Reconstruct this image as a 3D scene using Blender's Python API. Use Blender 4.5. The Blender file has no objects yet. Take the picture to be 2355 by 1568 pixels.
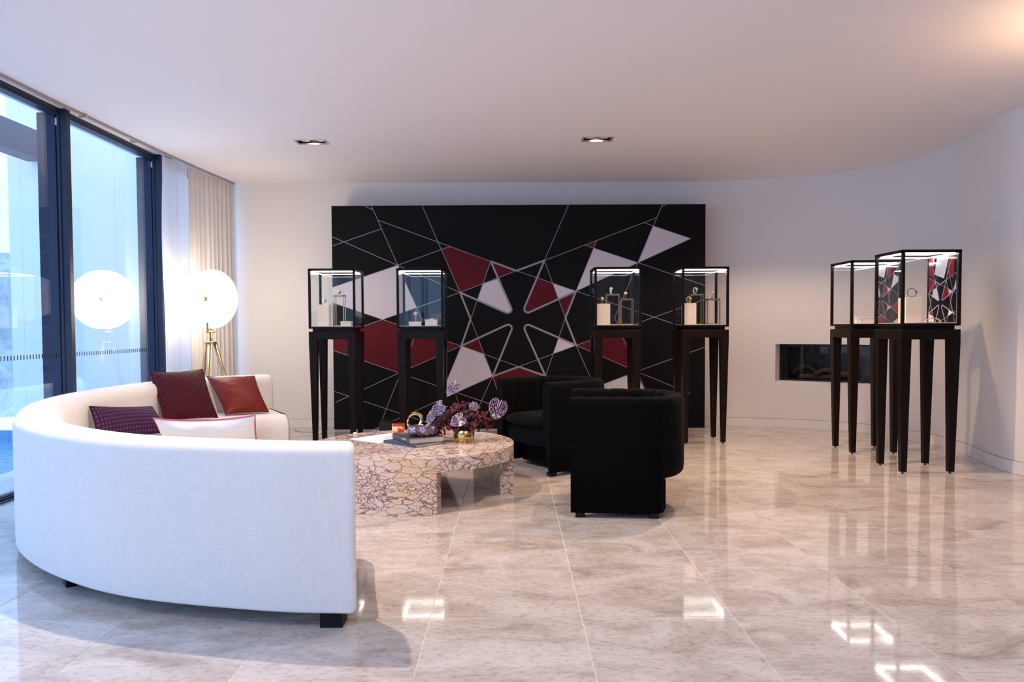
import bpy, math, random
from mathutils import Vector, Matrix
random.seed(7)
C = bpy.context.scene
COL = C.collection
PI = math.pi

# ------------------------------------------------------------------ camera
F_PX, CAM_H = 1800.0, 1.2
cam_d = bpy.data.cameras.new('camera')
cam_d.sensor_width = 36.0
cam_d.lens = 36.0 * F_PX / 2355.0
cam_d.shift_y = 33.0 / 2355.0
cam_d.clip_start = 0.05
cam = bpy.data.objects.new('camera', cam_d)
COL.objects.link(cam)
cam.matrix_world = (Matrix.Translation((0, 0, CAM_H)) @ Matrix.Rotation(PI / 2 - 0.036, 4, 'X')
                    @ Matrix.Rotation(-0.005, 4, 'Z'))
C.camera = cam

# ------------------------------------------------------------------ world, lights, exposure
W = bpy.data.worlds.new('dusk_sky')
C.world = W
W.use_nodes = True
wn = W.node_tree.nodes
bg = wn['Background']
bg.inputs[0].default_value = (0.38, 0.60, 1.0, 1)
bg.inputs[1].default_value = 2.45
C.view_settings.view_transform = 'Standard'
C.view_settings.look = 'None'
C.view_settings.exposure = 0.38
C.view_settings.gamma = 1.0
C.view_settings.use_curve_mapping = False
C.cycles.max_bounces = 10
C.cycles.diffuse_bounces = 5
C.cycles.glossy_bounces = 5
C.cycles.transparent_max_bounces = 24
C.cycles.sample_clamp_indirect = 6


def spot(x, y, z, power, color, angle=110, blend=0.5, r=0.04, tilt=(0, 0)):
    d = bpy.data.lights.new('downlight_lamp', 'SPOT')
    d.energy = power
    d.color = color
    d.spot_size = math.radians(angle)
    d.spot_blend = blend
    d.shadow_soft_size = r
    o = bpy.data.objects.new('downlight_lamp', d)
    o.location = (x, y, z)
    o.rotation_euler = (tilt[0], tilt[1], 0)
    COL.objects.link(o)
    return o


WARM = (1.0, 0.66, 0.40)
NEUT = (1.0, 0.80, 0.64)
SPOTS = [
    (-1.45, 4.15, 2.9, 225, NEUT, 135, 0.35, 0.022),
    (0.8, 4.0, 2.9, 62, NEUT, 130, 0.5),
    (-1.86, 7.33, 2.98, 80, WARM, 110, 0.5),
    (0.80, 7.28, 2.98, 130, WARM, 110, 0.5),
    (1.9, 6.2, 2.9, 165, WARM, 115, 0.5),
    (2.6, 7.9, 2.9, 75, WARM, 115, 0.5),
    (-0.4, 1.0, 2.9, 70, NEUT, 140, 0.5),
    (2.2, 1.8, 2.9, 20, NEUT, 140, 0.5),
]
for s in SPOTS:
    spot(*s)
pl = bpy.data.lights.new('wall_lamp', 'SPOT')          # uplight just right of the frame
pl.energy = 62
pl.color = (1.0, 0.60, 0.33)
pl.spot_size = math.radians(150)
pl.spot_blend = 1.0
pl.shadow_soft_size = 0.1
po = bpy.data.objects.new('wall_lamp', pl)
po.rotation_euler = (PI, 0, 0)
po.location = (3.5, 4.2, 2.2)
COL.objects.link(po)


# ------------------------------------------------------------------ materials
def new_mat(name):
    m = bpy.data.materials.new(name)
    m.use_nodes = True
    return m, m.node_tree.nodes, m.node_tree.links, m.node_tree.nodes['Principled BSDF']


def pm(name, col, rough=0.5, metal=0.0, bump=0, bscale=200, var=0.0, vscale=3, **kw):
    m, n, l, b = new_mat(name)
    b.inputs['Base Color'].default_value = (*col, 1)
    b.inputs['Roughness'].default_value = rough
    b.inputs['Metallic'].default_value = metal
    for k, v in kw.items():
        b.inputs[k.replace('_', ' ')].default_value = v
    tc = n.new('ShaderNodeTexCoord')
    if bump:
        t = n.new('ShaderNodeTexNoise')
        t.inputs['Scale'].default_value = bscale
        l.new(tc.outputs['Object'], t.inputs['Vector'])
        bp = n.new('ShaderNodeBump')
        bp.inputs['Strength'].default_value = bump
        bp.inputs['Distance'].default_value = 0.002
        l.new(t.outputs[0], bp.inputs['Height'])
        l.new(bp.outputs[0], b.inputs['Normal'])
    if var:
        t = n.new('ShaderNodeTexNoise')
        t.inputs['Scale'].default_value = vscale
        t.inputs['Detail'].default_value = 5
        l.new(tc.outputs['Object'], t.inputs['Vector'])
        r = n.new('ShaderNodeValToRGB')
        r.color_ramp.elements[0].position = 0.3
        r.color_ramp.elements[1].position = 0.7
        r.color_ramp.elements[0].color = (*[c * (1 - var) for c in col], 1)
        r.color_ramp.elements[1].color = (*[min(1, c * (1 + var * 0.6)) for c in col], 1)
        l.new(t.outputs[0], r.inputs[0])
        l.new(r.outputs[0], b.inputs['Base Color'])
    return m


def emit(name, col, s):
    m, n, l, b = new_mat(name)
    b.inputs['Base Color'].default_value = (0.8, 0.8, 0.8, 1)
    b.inputs['Emission Color'].default_value = (*col, 1)
    b.inputs['Emission Strength'].default_value = s
    return m


def glass(name, tint=(1, 1, 1), ior=1.5, boost=1.0):
    m, n, l, b = new_mat(name)
    n.remove(b)
    out = n['Material Output']
    tr = n.new('ShaderNodeBsdfTransparent')
    tr.inputs[0].default_value = (*tint, 1)
    gl = n.new('ShaderNodeBsdfGlossy')
    gl.inputs['Roughness'].default_value = 0.0
    fr = n.new('ShaderNodeFresnel')
    ge = n.new('ShaderNodeNewGeometry')
    mi = n.new('ShaderNodeMapRange')          # same reflectance from both sides of the pane
    mi.inputs['To Min'].default_value = ior
    mi.inputs['To Max'].default_value = 1 / ior
    l.new(ge.outputs['Backfacing'], mi.inputs['Value'])
    l.new(mi.outputs[0], fr.inputs[0])
    mu = n.new('ShaderNodeMath')
    mu.operation = 'MULTIPLY'
    mu.use_clamp = True
    mu.inputs[1].default_value = boost
    mx = n.new('ShaderNodeMixShader')
    l.new(fr.outputs[0], mu.inputs[0])
    l.new(mu.outputs[0], mx.inputs[0])
    l.new(tr.outputs[0], mx.inputs[1])
    l.new(gl.outputs[0], mx.inputs[2])
    l.new(mx.outputs[0], out.inputs[0])
    return m


def ramp(n, pts):
    r = n.new('ShaderNodeValToRGB')
    e = r.color_ramp.elements
    e[0].position, e[0].color = pts[0][0], (*pts[0][1], 1)
    e[1].position, e[1].color = pts[-1][0], (*pts[-1][1], 1)
    for p, c in pts[1:-1]:
        x = e.new(p)
        x.color = (*c, 1)
    return r


def travertine():
    m, n, l, b = new_mat('travertine')
    tc = n.new('ShaderNodeTexCoord')
    oi = n.new('ShaderNodeObjectInfo')
    ml = n.new('ShaderNodeMath'); ml.operation = 'MULTIPLY'; ml.inputs[1].default_value = 40
    l.new(oi.outputs['Random'], ml.inputs[0])
    cb = n.new('ShaderNodeCombineXYZ')
    l.new(ml.outputs[0], cb.inputs[0]); l.new(ml.outputs[0], cb.inputs[1])
    ad = n.new('ShaderNodeVectorMath'); ad.operation = 'ADD'
    l.new(tc.outputs['Object'], ad.inputs[0]); l.new(cb.outputs[0], ad.inputs[1])
    mp = n.new('ShaderNodeMapping'); mp.inputs['Scale'].default_value = (1.0, 1.7, 1)
    l.new(ad.outputs[0], mp.inputs[0])
    t1 = n.new('ShaderNodeTexNoise'); t1.inputs['Scale'].default_value = 2.6
    t1.inputs['Detail'].default_value = 9; t1.inputs['Roughness'].default_value = 0.62
    t1.inputs['Distortion'].default_value = 0.9
    l.new(mp.outputs[0], t1.inputs['Vector'])
    r1 = ramp(n, [(0.27, (0.32, 0.265, 0.235)), (0.40, (0.46, 0.405, 0.375)), (0.52, (0.55, 0.505, 0.485)),
                  (0.64, (0.61, 0.58, 0.57)), (0.8, (0.52, 0.47, 0.44))])
    l.new(t1.outputs[0], r1.inputs[0])
    t2 = n.new('ShaderNodeTexNoise'); t2.inputs['Scale'].default_value = 30
    t2.inputs['Detail'].default_value = 6
    l.new(mp.outputs[0], t2.inputs['Vector'])
    r2 = ramp(n, [(0.32, (0.80, 0.77, 0.74)), (0.5, (1, 1, 1))])
    l.new(t2.outputs[0], r2.inputs[0])
    mx = n.new('ShaderNodeMixRGB'); mx.blend_type = 'MULTIPLY'; mx.inputs[0].default_value = 1
    l.new(r1.outputs[0], mx.inputs[1]); l.new(r2.outputs[0], mx.inputs[2])
    l.new(mx.outputs[0], b.inputs['Base Color'])
    b.inputs['Roughness'].default_value = 0.16
    b.inputs['IOR'].default_value = 1.65
    rr = ramp(n, [(0.3, (0.085, 0.085, 0.085)), (0.7, (0.03, 0.03, 0.03))])
    l.new(t1.outputs[0], rr.inputs[0]); l.new(rr.outputs[0], b.inputs['Roughness'])
    return m


def viola_marble():
    m, n, l, b = new_mat('viola_marble')
    tc = n.new('ShaderNodeTexCoord')
    mp = n.new('ShaderNodeMapping')
    mp.inputs['Rotation'].default_value = (0.3, 0.55, 0.2)
    mp.inputs['Scale'].default_value = (0.75, 0.9, 1.8)
    l.new(tc.outputs['Object'], mp.inputs[0])
    dn = n.new('ShaderNodeTexNoise'); dn.inputs['Scale'].default_value = 6; dn.inputs['Detail'].default_value = 5
    l.new(mp.outputs[0], dn.inputs['Vector'])
    mixv = n.new('ShaderNodeMixRGB'); mixv.inputs[0].default_value = 0.13
    l.new(mp.outputs[0], mixv.inputs[1]); l.new(dn.outputs['Color'], mixv.inputs[2])

    def veins(scale, w):
        v = n.new('ShaderNodeTexVoronoi'); v.feature = 'DISTANCE_TO_EDGE'
        v.inputs['Scale'].default_value = scale
        l.new(mixv.outputs[0], v.inputs['Vector'])
        r = ramp(n, [(0.0, (1, 1, 1)), (w * 0.5, (0.75, 0.75, 0.75)), (w, (0, 0, 0))])
        l.new(v.outputs['Distance'], r.inputs[0])
        return r
    v1 = veins(15, 0.050)
    v2 = veins(38, 0.10)
    msk = n.new('ShaderNodeTexNoise'); msk.inputs['Scale'].default_value = 4.5; msk.inputs['Detail'].default_value = 3
    l.new(mp.outputs[0], msk.inputs['Vector'])
    mr = ramp(n, [(0.46, (0, 0, 0)), (0.52, (1, 1, 1))])
    l.new(msk.outputs[0], mr.inputs[0])
    mul = n.new('ShaderNodeMixRGB'); mul.blend_type = 'MULTIPLY'; mul.inputs[0].default_value = 1
    l.new(v2.outputs[0], mul.inputs[1]); l.new(mr.outputs[0], mul.inputs[2])
    mxv = n.new('ShaderNodeMixRGB'); mxv.blend_type = 'LIGHTEN'; mxv.inputs[0].default_value = 1
    l.new(v1.outputs[0], mxv.inputs[1]); l.new(mul.outputs[0], mxv.inputs[2])
    bn = n.new('ShaderNodeTexNoise'); bn.inputs['Scale'].default_value = 3.2; bn.inputs['Detail'].default_value = 4
    l.new(tc.outputs['Object'], bn.inputs['Vector'])
    br = ramp(n, [(0.35, (0.74, 0.66, 0.64)), (0.53, (0.74, 0.63, 0.57)), (0.63, (0.74, 0.56, 0.40)), (0.78, (0.66, 0.42, 0.20))])
    l.new(bn.outputs[0], br.inputs[0])
    vc = ramp(n, [(0.35, (0.28, 0.13, 0.12)), (0.6, (0.18, 0.10, 0.12))])
    l.new(dn.outputs[0], vc.inputs[0])
    fm = n.new('ShaderNodeMixRGB')
    l.new(mxv.outputs[0], fm.inputs[0]); l.new(br.outputs[0], fm.inputs[1]); l.new(vc.outputs[0], fm.inputs[2])
    l.new(fm.outputs[0], b.inputs['Base Color'])
    b.inputs['Roughness'].default_value = 0.14
    return m


def weave(name, col, rough=0.85, scale=260, strength=0.35, var=0.06, sheen=0.2):
    m, n, l, b = new_mat(name)
    b.inputs['Roughness'].default_value = rough
    b.inputs['Sheen Weight'].default_value = sheen
    tc = n.new('ShaderNodeTexCoord')
    outs = []
    for sc in ((1, 1, 0.06), (0.06, 0.06, 1)):
        mp = n.new('ShaderNodeMapping'); mp.inputs['Scale'].default_value = sc
        l.new(tc.outputs['Object'], mp.inputs[0])
        t = n.new('ShaderNodeTexNoise'); t.inputs['Scale'].default_value = scale; t.inputs['Detail'].default_value = 2
        l.new(mp.outputs[0], t.inputs['Vector'])
        outs.append(t)
    a = n.new('ShaderNodeMath'); a.operation = 'ADD'
    l.new(outs[0].outputs[0], a.inputs[0]); l.new(outs[1].outputs[0], a.inputs[1])
    h = n.new('ShaderNodeMath'); h.operation = 'MULTIPLY'; h.inputs[1].default_value = 0.5
    l.new(a.outputs[0], h.inputs[0])
    r = ramp(n, [(0.38, tuple(c * (1 - var) for c in col)), (0.62, tuple(min(1, c * (1 + var * 0.5)) for c in col))])
    l.new(h.outputs[0], r.inputs[0]); l.new(r.outputs[0], b.inputs['Base Color'])
    bp = n.new('ShaderNodeBump'); bp.inputs['Strength'].default_value = strength; bp.inputs['Distance'].default_value = 0.002
    l.new(h.outputs[0], bp.inputs['Height']); l.new(bp.outputs[0], b.inputs['Normal'])
    return m


def sheer(name, col, alpha, trans):
    m, n, l, b = new_mat(name)
    n.remove(b)
    out = n['Material Output']
    df = n.new('ShaderNodeBsdfDiffuse'); df.inputs[0].default_value = (*col, 1)
    tl = n.new('ShaderNodeBsdfTranslucent'); tl.inputs[0].default_value = (*col, 1)
    tp = n.new('ShaderNodeBsdfTransparent')
    m1 = n.new('ShaderNodeMixShader'); m1.inputs[0].default_value = trans
    m2 = n.new('ShaderNodeMixShader'); m2.inputs[0].default_value = alpha
    l.new(df.outputs[0], m1.inputs[1]); l.new(tl.outputs[0], m1.inputs[2])
    l.new(tp.outputs[0], m2.inputs[1]); l.new(m1.outputs[0], m2.inputs[2])
    l.new(m2.outputs[0], out.inputs[0])
    return m


M = dict(
    wall=pm('wall_paint', (0.78, 0.74, 0.71), 0.85, bump=0.1, bscale=120),
    ceil=pm('ceiling_paint', (0.88, 0.85, 0.87), 0.9),
    base=pm('baseboard_paint', (0.78, 0.75, 0.73), 0.6),
    trav=travertine(),
    grout=pm('grout', (0.74, 0.68, 0.64), 0.8),
    marble=viola_marble(),
    alum=pm('dark_blue_aluminium', (0.022, 0.030, 0.060), 0.4, 0.0, Specular_IOR_Level=0.25),
    glass=glass('window_glass', (0.95, 0.98, 1.0), 1.5, 1.5),
    cglass=glass('case_glass', (0.985, 0.99, 0.99), 1.45, 0.42),
    sofa=weave('cream_linen', (0.80, 0.76, 0.73)),
    espresso=pm('espresso_wood', (0.010, 0.006, 0.005), 0.32, bump=0.05, bscale=60, var=0.2, vscale=20, Specular_IOR_Level=0.12),
    blackfoot=pm('black_foot', (0.005, 0.005, 0.006), 0.5, Specular_IOR_Level=0.2),
    print_black=pm('print_black', (0.005, 0.0045, 0.005), 0.6, Specular_IOR_Level=0.12),
    print_white=pm('print_white', (0.66, 0.60, 0.63), 0.6, Specular_IOR_Level=0.15),
    print_red=pm('print_burgundy', (0.105, 0.007, 0.013), 0.6, Specular_IOR_Level=0.15),
    print_line=pm('print_line_mauve', (0.32, 0.27, 0.31), 0.55),
    panel_black=pm('panel_black', (0.008, 0.008, 0.009), 0.10),
    panel_white=pm('panel_white', (0.75, 0.73, 0.74), 0.10),
    panel_red=pm('panel_red', (0.30, 0.015, 0.025), 0.10),
    panel_line=pm('panel_line', (0.62, 0.56, 0.62), 0.10),
    velvet=pm('black_velvet', (0.0012, 0.0014, 0.0022), 0.9, bump=0.2, bscale=90, Sheen_Weight=0.018, Specular_IOR_Level=0.06),
    brass=pm('brushed_brass', (0.70, 0.49, 0.20), 0.22, 1.0, bump=0.05, bscale=80),
    oldbrass=pm('satin_brass', (0.50, 0.38, 0.20), 0.3, 1.0),
    silver=pm('polished_steel', (0.72, 0.72, 0.74), 0.12, 1.0),
    gold=pm('watch_gold', (0.9, 0.62, 0.32), 0.2, 1.0),
    dial=pm('watch_dial', (0.85, 0.83, 0.80), 0.3),
    strap=pm('brown_strap', (0.12, 0.04, 0.02), 0.5),
    plinth=pm('cream_suede', (0.86, 0.76, 0.64), 0.8, bump=0.2),
    whitebox=pm('white_card', (0.82, 0.78, 0.74), 0.5),
    paper=pm('white_paper', (0.85, 0.84, 0.87), 0.6),
    sketch=pm('sketch_ink', (0.30, 0.25, 0.40), 0.7),
    led=emit('led_strip', (1.0, 0.95, 0.90), 18),
    shade=emit('lamp_opal', (1.0, 0.85, 0.70), 13.5),
    black=pm('matt_black', (0.01, 0.01, 0.01), 0.5),
    steelgrey=pm('trim_metal', (0.55, 0.5, 0.46), 0.4, 0.3),
    chrome=pm('chrome', (0.9, 0.85, 0.8), 0.08, 1.0),
    book_grey=pm('book_charcoal', (0.040, 0.038, 0.040), 0.45),
    book_blue=pm('book_slate_blue', (0.045, 0.075, 0.12), 0.4),
    pages=pm('pages', (0.50, 0.46, 0.44), 0.7, bump=0.2, bscale=400),
    white=pm('white_ink', (0.8, 0.8, 0.8), 0.5),
    outwall=pm('white_render', (0.93, 0.91, 0.90), 0.8),
    outpave=pm('terrace_stone', (0.50, 0.55, 0.55), 0.5, var=0.15, vscale=4),
    beam=pm('beam_steel', (0.05, 0.055, 0.085), 0.5),
    pooltile=pm('pool_blue_tile', (0.01, 0.25, 0.55), 0.15, var=0.15, vscale=8),
    fireblack=pm('fire_black', (0.006, 0.006, 0.006), 0.35),
    log=pm('fire_log', (0.05, 0.035, 0.025), 0.9, bump=1, bscale=30),
    petal=pm('burgundy_petal', (0.085, 0.004, 0.012), 0.5, var=0.5, vscale=30, Subsurface_Weight=0.1),
    petal2=pm('plum_petal', (0.085, 0.008, 0.055), 0.5, var=0.4, vscale=30),
    petal3=pm('crimson_petal', (0.17, 0.005, 0.02), 0.5),
    darkleaf=pm('dark_foliage', (0.02, 0.008, 0.014), 0.6, var=0.4, vscale=40),
    stem=pm('red_stem', (0.20, 0.07, 0.05), 0.5),
    spadix=pm('spadix_cream', (0.75, 0.55, 0.30), 0.5),
    track=pm('curtain_track_grey', (0.38, 0.34, 0.34), 0.4),
    sheer1=sheer('sheer_voile', (0.88, 0.86, 0.86), 0.72, 0.5),
    sheer2=sheer('dense_voile', (0.82, 0.75, 0.70), 0.94, 0.25),
    rust=pm('rust_silk', (0.15, 0.010, 0.007), 0.45, bump=0.15, bscale=14, Specular_IOR_Level=0.25),
    satin=pm('grey_satin', (0.50, 0.48, 0.55), 0.35, bump=0.2, bscale=20),
    cream=weave('cream_cotton', (0.80, 0.74, 0.68), 0.7, 200, 0.2),
    pink=pm('pink_piping', (0.50, 0.07, 0.12), 0.5),
    cable=pm('grey_cable_gap_shade', (0.3, 0.28, 0.26), 0.5),
    niche=pm('niche_paint', (0.72, 0.67, 0.63), 0.85),
)
M['sofa'].name = 'cream_linen'


def special_mats():
    # quilted burgundy: rows of small scales
    m, n, l, b = new_mat('quilted_burgundy')
    tc = n.new('ShaderNodeTexCoord')
    w = []
    for rot in (0.5, -0.9):
        mp = n.new('ShaderNodeMapping'); mp.inputs['Rotation'].default_value = (0, 0, rot)
        l.new(tc.outputs['UV'], mp.inputs[0])
        t = n.new('ShaderNodeTexWave'); t.inputs['Scale'].default_value = 8.5
        t.inputs['Distortion'].default_value = 0.4
        l.new(mp.outputs[0], t.inputs['Vector'])
        w.append(t)
    mu = n.new('ShaderNodeMath'); mu.operation = 'MULTIPLY'
    l.new(w[0].outputs['Fac'], mu.inputs[0]); l.new(w[1].outputs['Fac'], mu.inputs[1])
    r = ramp(n, [(0.05, (0.022, 0.003, 0.008)), (0.6, (0.16, 0.010, 0.018))])
    l.new(mu.outputs[0], r.inputs[0]); l.new(r.outputs[0], b.inputs['Base Color'])
    bp = n.new('ShaderNodeBump'); bp.inputs['Strength'].default_value = 0.8; bp.inputs['Distance'].default_value = 0.006
    l.new(mu.outputs[0], bp.inputs['Height']); l.new(bp.outputs[0], b.inputs['Normal'])
    b.inputs['Roughness'].default_value = 0.6
    b.inputs['Specular IOR Level'].default_value = 0.15
    M['quilt'] = m
    # purple waffle knit
    m, n, l, b = new_mat('purple_knit')
    tc = n.new('ShaderNodeTexCoord')
    w = []
    for rot, s in ((0.0, 7.5), (PI / 2, 2.6)):
        mp = n.new('ShaderNodeMapping'); mp.inputs['Rotation'].default_value = (0, 0, rot)
        l.new(tc.outputs['UV'], mp.inputs[0])
        t = n.new('ShaderNodeTexWave'); t.inputs['Scale'].default_value = s
        t.inputs['Distortion'].default_value = 1.0; t.inputs['Detail Scale'].default_value = 6
        l.new(mp.outputs[0], t.inputs['Vector'])
        w.append(t)
    mu = n.new('ShaderNodeMath'); mu.operation = 'MULTIPLY'
    l.new(w[0].outputs['Fac'], mu.inputs[0]); l.new(w[1].outputs['Fac'], mu.inputs[1])
    r = ramp(n, [(0.05, (0.035, 0.010, 0.035)), (0.7, (0.13, 0.045, 0.14))])
    l.new(mu.outputs[0], r.inputs[0]); l.new(r.outputs[0], b.inputs['Base Color'])
    bp = n.new('ShaderNodeBump'); bp.inputs['Strength'].default_value = 0.9; bp.inputs['Distance'].default_value = 0.01
    l.new(mu.outputs[0], bp.inputs['Height']); l.new(bp.outputs[0], b.inputs['Normal'])
    b.inputs['Roughness'].default_value = 0.8
    b.inputs['Specular IOR Level'].default_value = 0.15
    M['knit'] = m
    # anthurium: blue-white veins over maroon
    m, n, l, b = new_mat('anthurium_spathe')
    tc = n.new('ShaderNodeTexCoord')
    t = n.new('ShaderNodeTexWave'); t.inputs['Scale'].default_value = 3.2
    t.inputs['Distortion'].default_value = 3.5; t.inputs['Detail'].default_value = 2
    l.new(tc.outputs['UV'], t.inputs['Vector'])
    v = n.new('ShaderNodeTexVoronoi'); v.feature = 'DISTANCE_TO_EDGE'; v.inputs['Scale'].default_value = 7
    l.new(tc.outputs['UV'], v.inputs['Vector'])
    r2 = ramp(n, [(0.0, (0, 0, 0)), (0.12, (1, 1, 1))])
    l.new(v.outputs['Distance'], r2.inputs[0])
    mu = n.new('ShaderNodeMixRGB'); mu.blend_type = 'MULTIPLY'; mu.inputs[0].default_value = 0.8
    l.new(t.outputs['Fac'], mu.inputs[1]); l.new(r2.outputs[0], mu.inputs[2])
    r = ramp(n, [(0.36, (0.06, 0.008, 0.02)), (0.58, (0.05, 0.06, 0.19)), (0.95, (0.42, 0.48, 0.68))])
    l.new(mu.outputs[0], r.inputs[0]); l.new(r.outputs[0], b.inputs['Base Color'])
    b.inputs['Roughness'].default_value = 0.22
    M['spathe'] = m
    # iridescent bronze glass of the twisted ring
    m, n, l, b = new_mat('iridescent_glass')
    tc = n.new('ShaderNodeTexCoord')
    t = n.new('ShaderNodeTexNoise'); t.inputs['Scale'].default_value = 22; t.inputs['Detail'].default_value = 4
    l.new(tc.outputs['Object'], t.inputs['Vector'])
    r = ramp(n, [(0.35, (0.05, 0.03, 0.035)), (0.5, (0.16, 0.09, 0.09)), (0.62, (0.22, 0.24, 0.50)), (0.75, (0.6, 0.58, 0.6))])
    l.new(t.outputs[0], r.inputs[0]); l.new(r.outputs[0], b.inputs['Base Color'])
    b.inputs['Roughness'].default_value = 0.12
    b.inputs['Metallic'].default_value = 0.45
    M['irid'] = m
    # amber and red marbled candle glass
    m, n, l, b = new_mat('amber_candle_glass')
    tc = n.new('ShaderNodeTexCoord')
    t = n.new('ShaderNodeTexNoise'); t.inputs['Scale'].default_value = 14
    l.new(tc.outputs['Object'], t.inputs['Vector'])
    r = ramp(n, [(0.44, (0.72, 0.50, 0.22)), (0.56, (0.35, 0.03, 0.01))])
    l.new(t.outputs[0], r.inputs[0]); l.new(r.outputs[0], b.inputs['Base Color'])
    b.inputs['Roughness'].default_value = 0.15
    M['amber'] = m
    # rough garden stone
    m, n, l, b = new_mat('garden_stone')
    tc = n.new('ShaderNodeTexCoord')
    t = n.new('ShaderNodeTexNoise'); t.inputs['Scale'].default_value = 9; t.inputs['Detail'].default_value = 12
    l.new(tc.outputs['Object'], t.inputs['Vector'])
    r = ramp(n, [(0.35, (0.42, 0.48, 0.48)), (0.62, (0.58, 0.62, 0.62))])
    l.new(t.outputs[0], r.inputs[0]); l.new(r.outputs[0], b.inputs['Base Color'])
    M['stone'] = m
    # pool water
    m, n, l, b = new_mat('pool_water')
    b.inputs['Base Color'].default_value = (0.10, 0.32, 0.45, 1)
    b.inputs['Roughness'].default_value = 0.05
    tc = n.new('ShaderNodeTexCoord')
    t = n.new('ShaderNodeTexNoise'); t.inputs['Scale'].default_value = 12
    l.new(tc.outputs['Object'], t.inputs['Vector'])
    bp = n.new('ShaderNodeBump'); bp.inputs['Strength'].default_value = 0.6; bp.inputs['Distance'].default_value = 0.02
    l.new(t.outputs[0], bp.inputs['Height']); l.new(bp.outputs[0], b.inputs['Normal'])
    M['water'] = m


special_mats()


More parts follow.
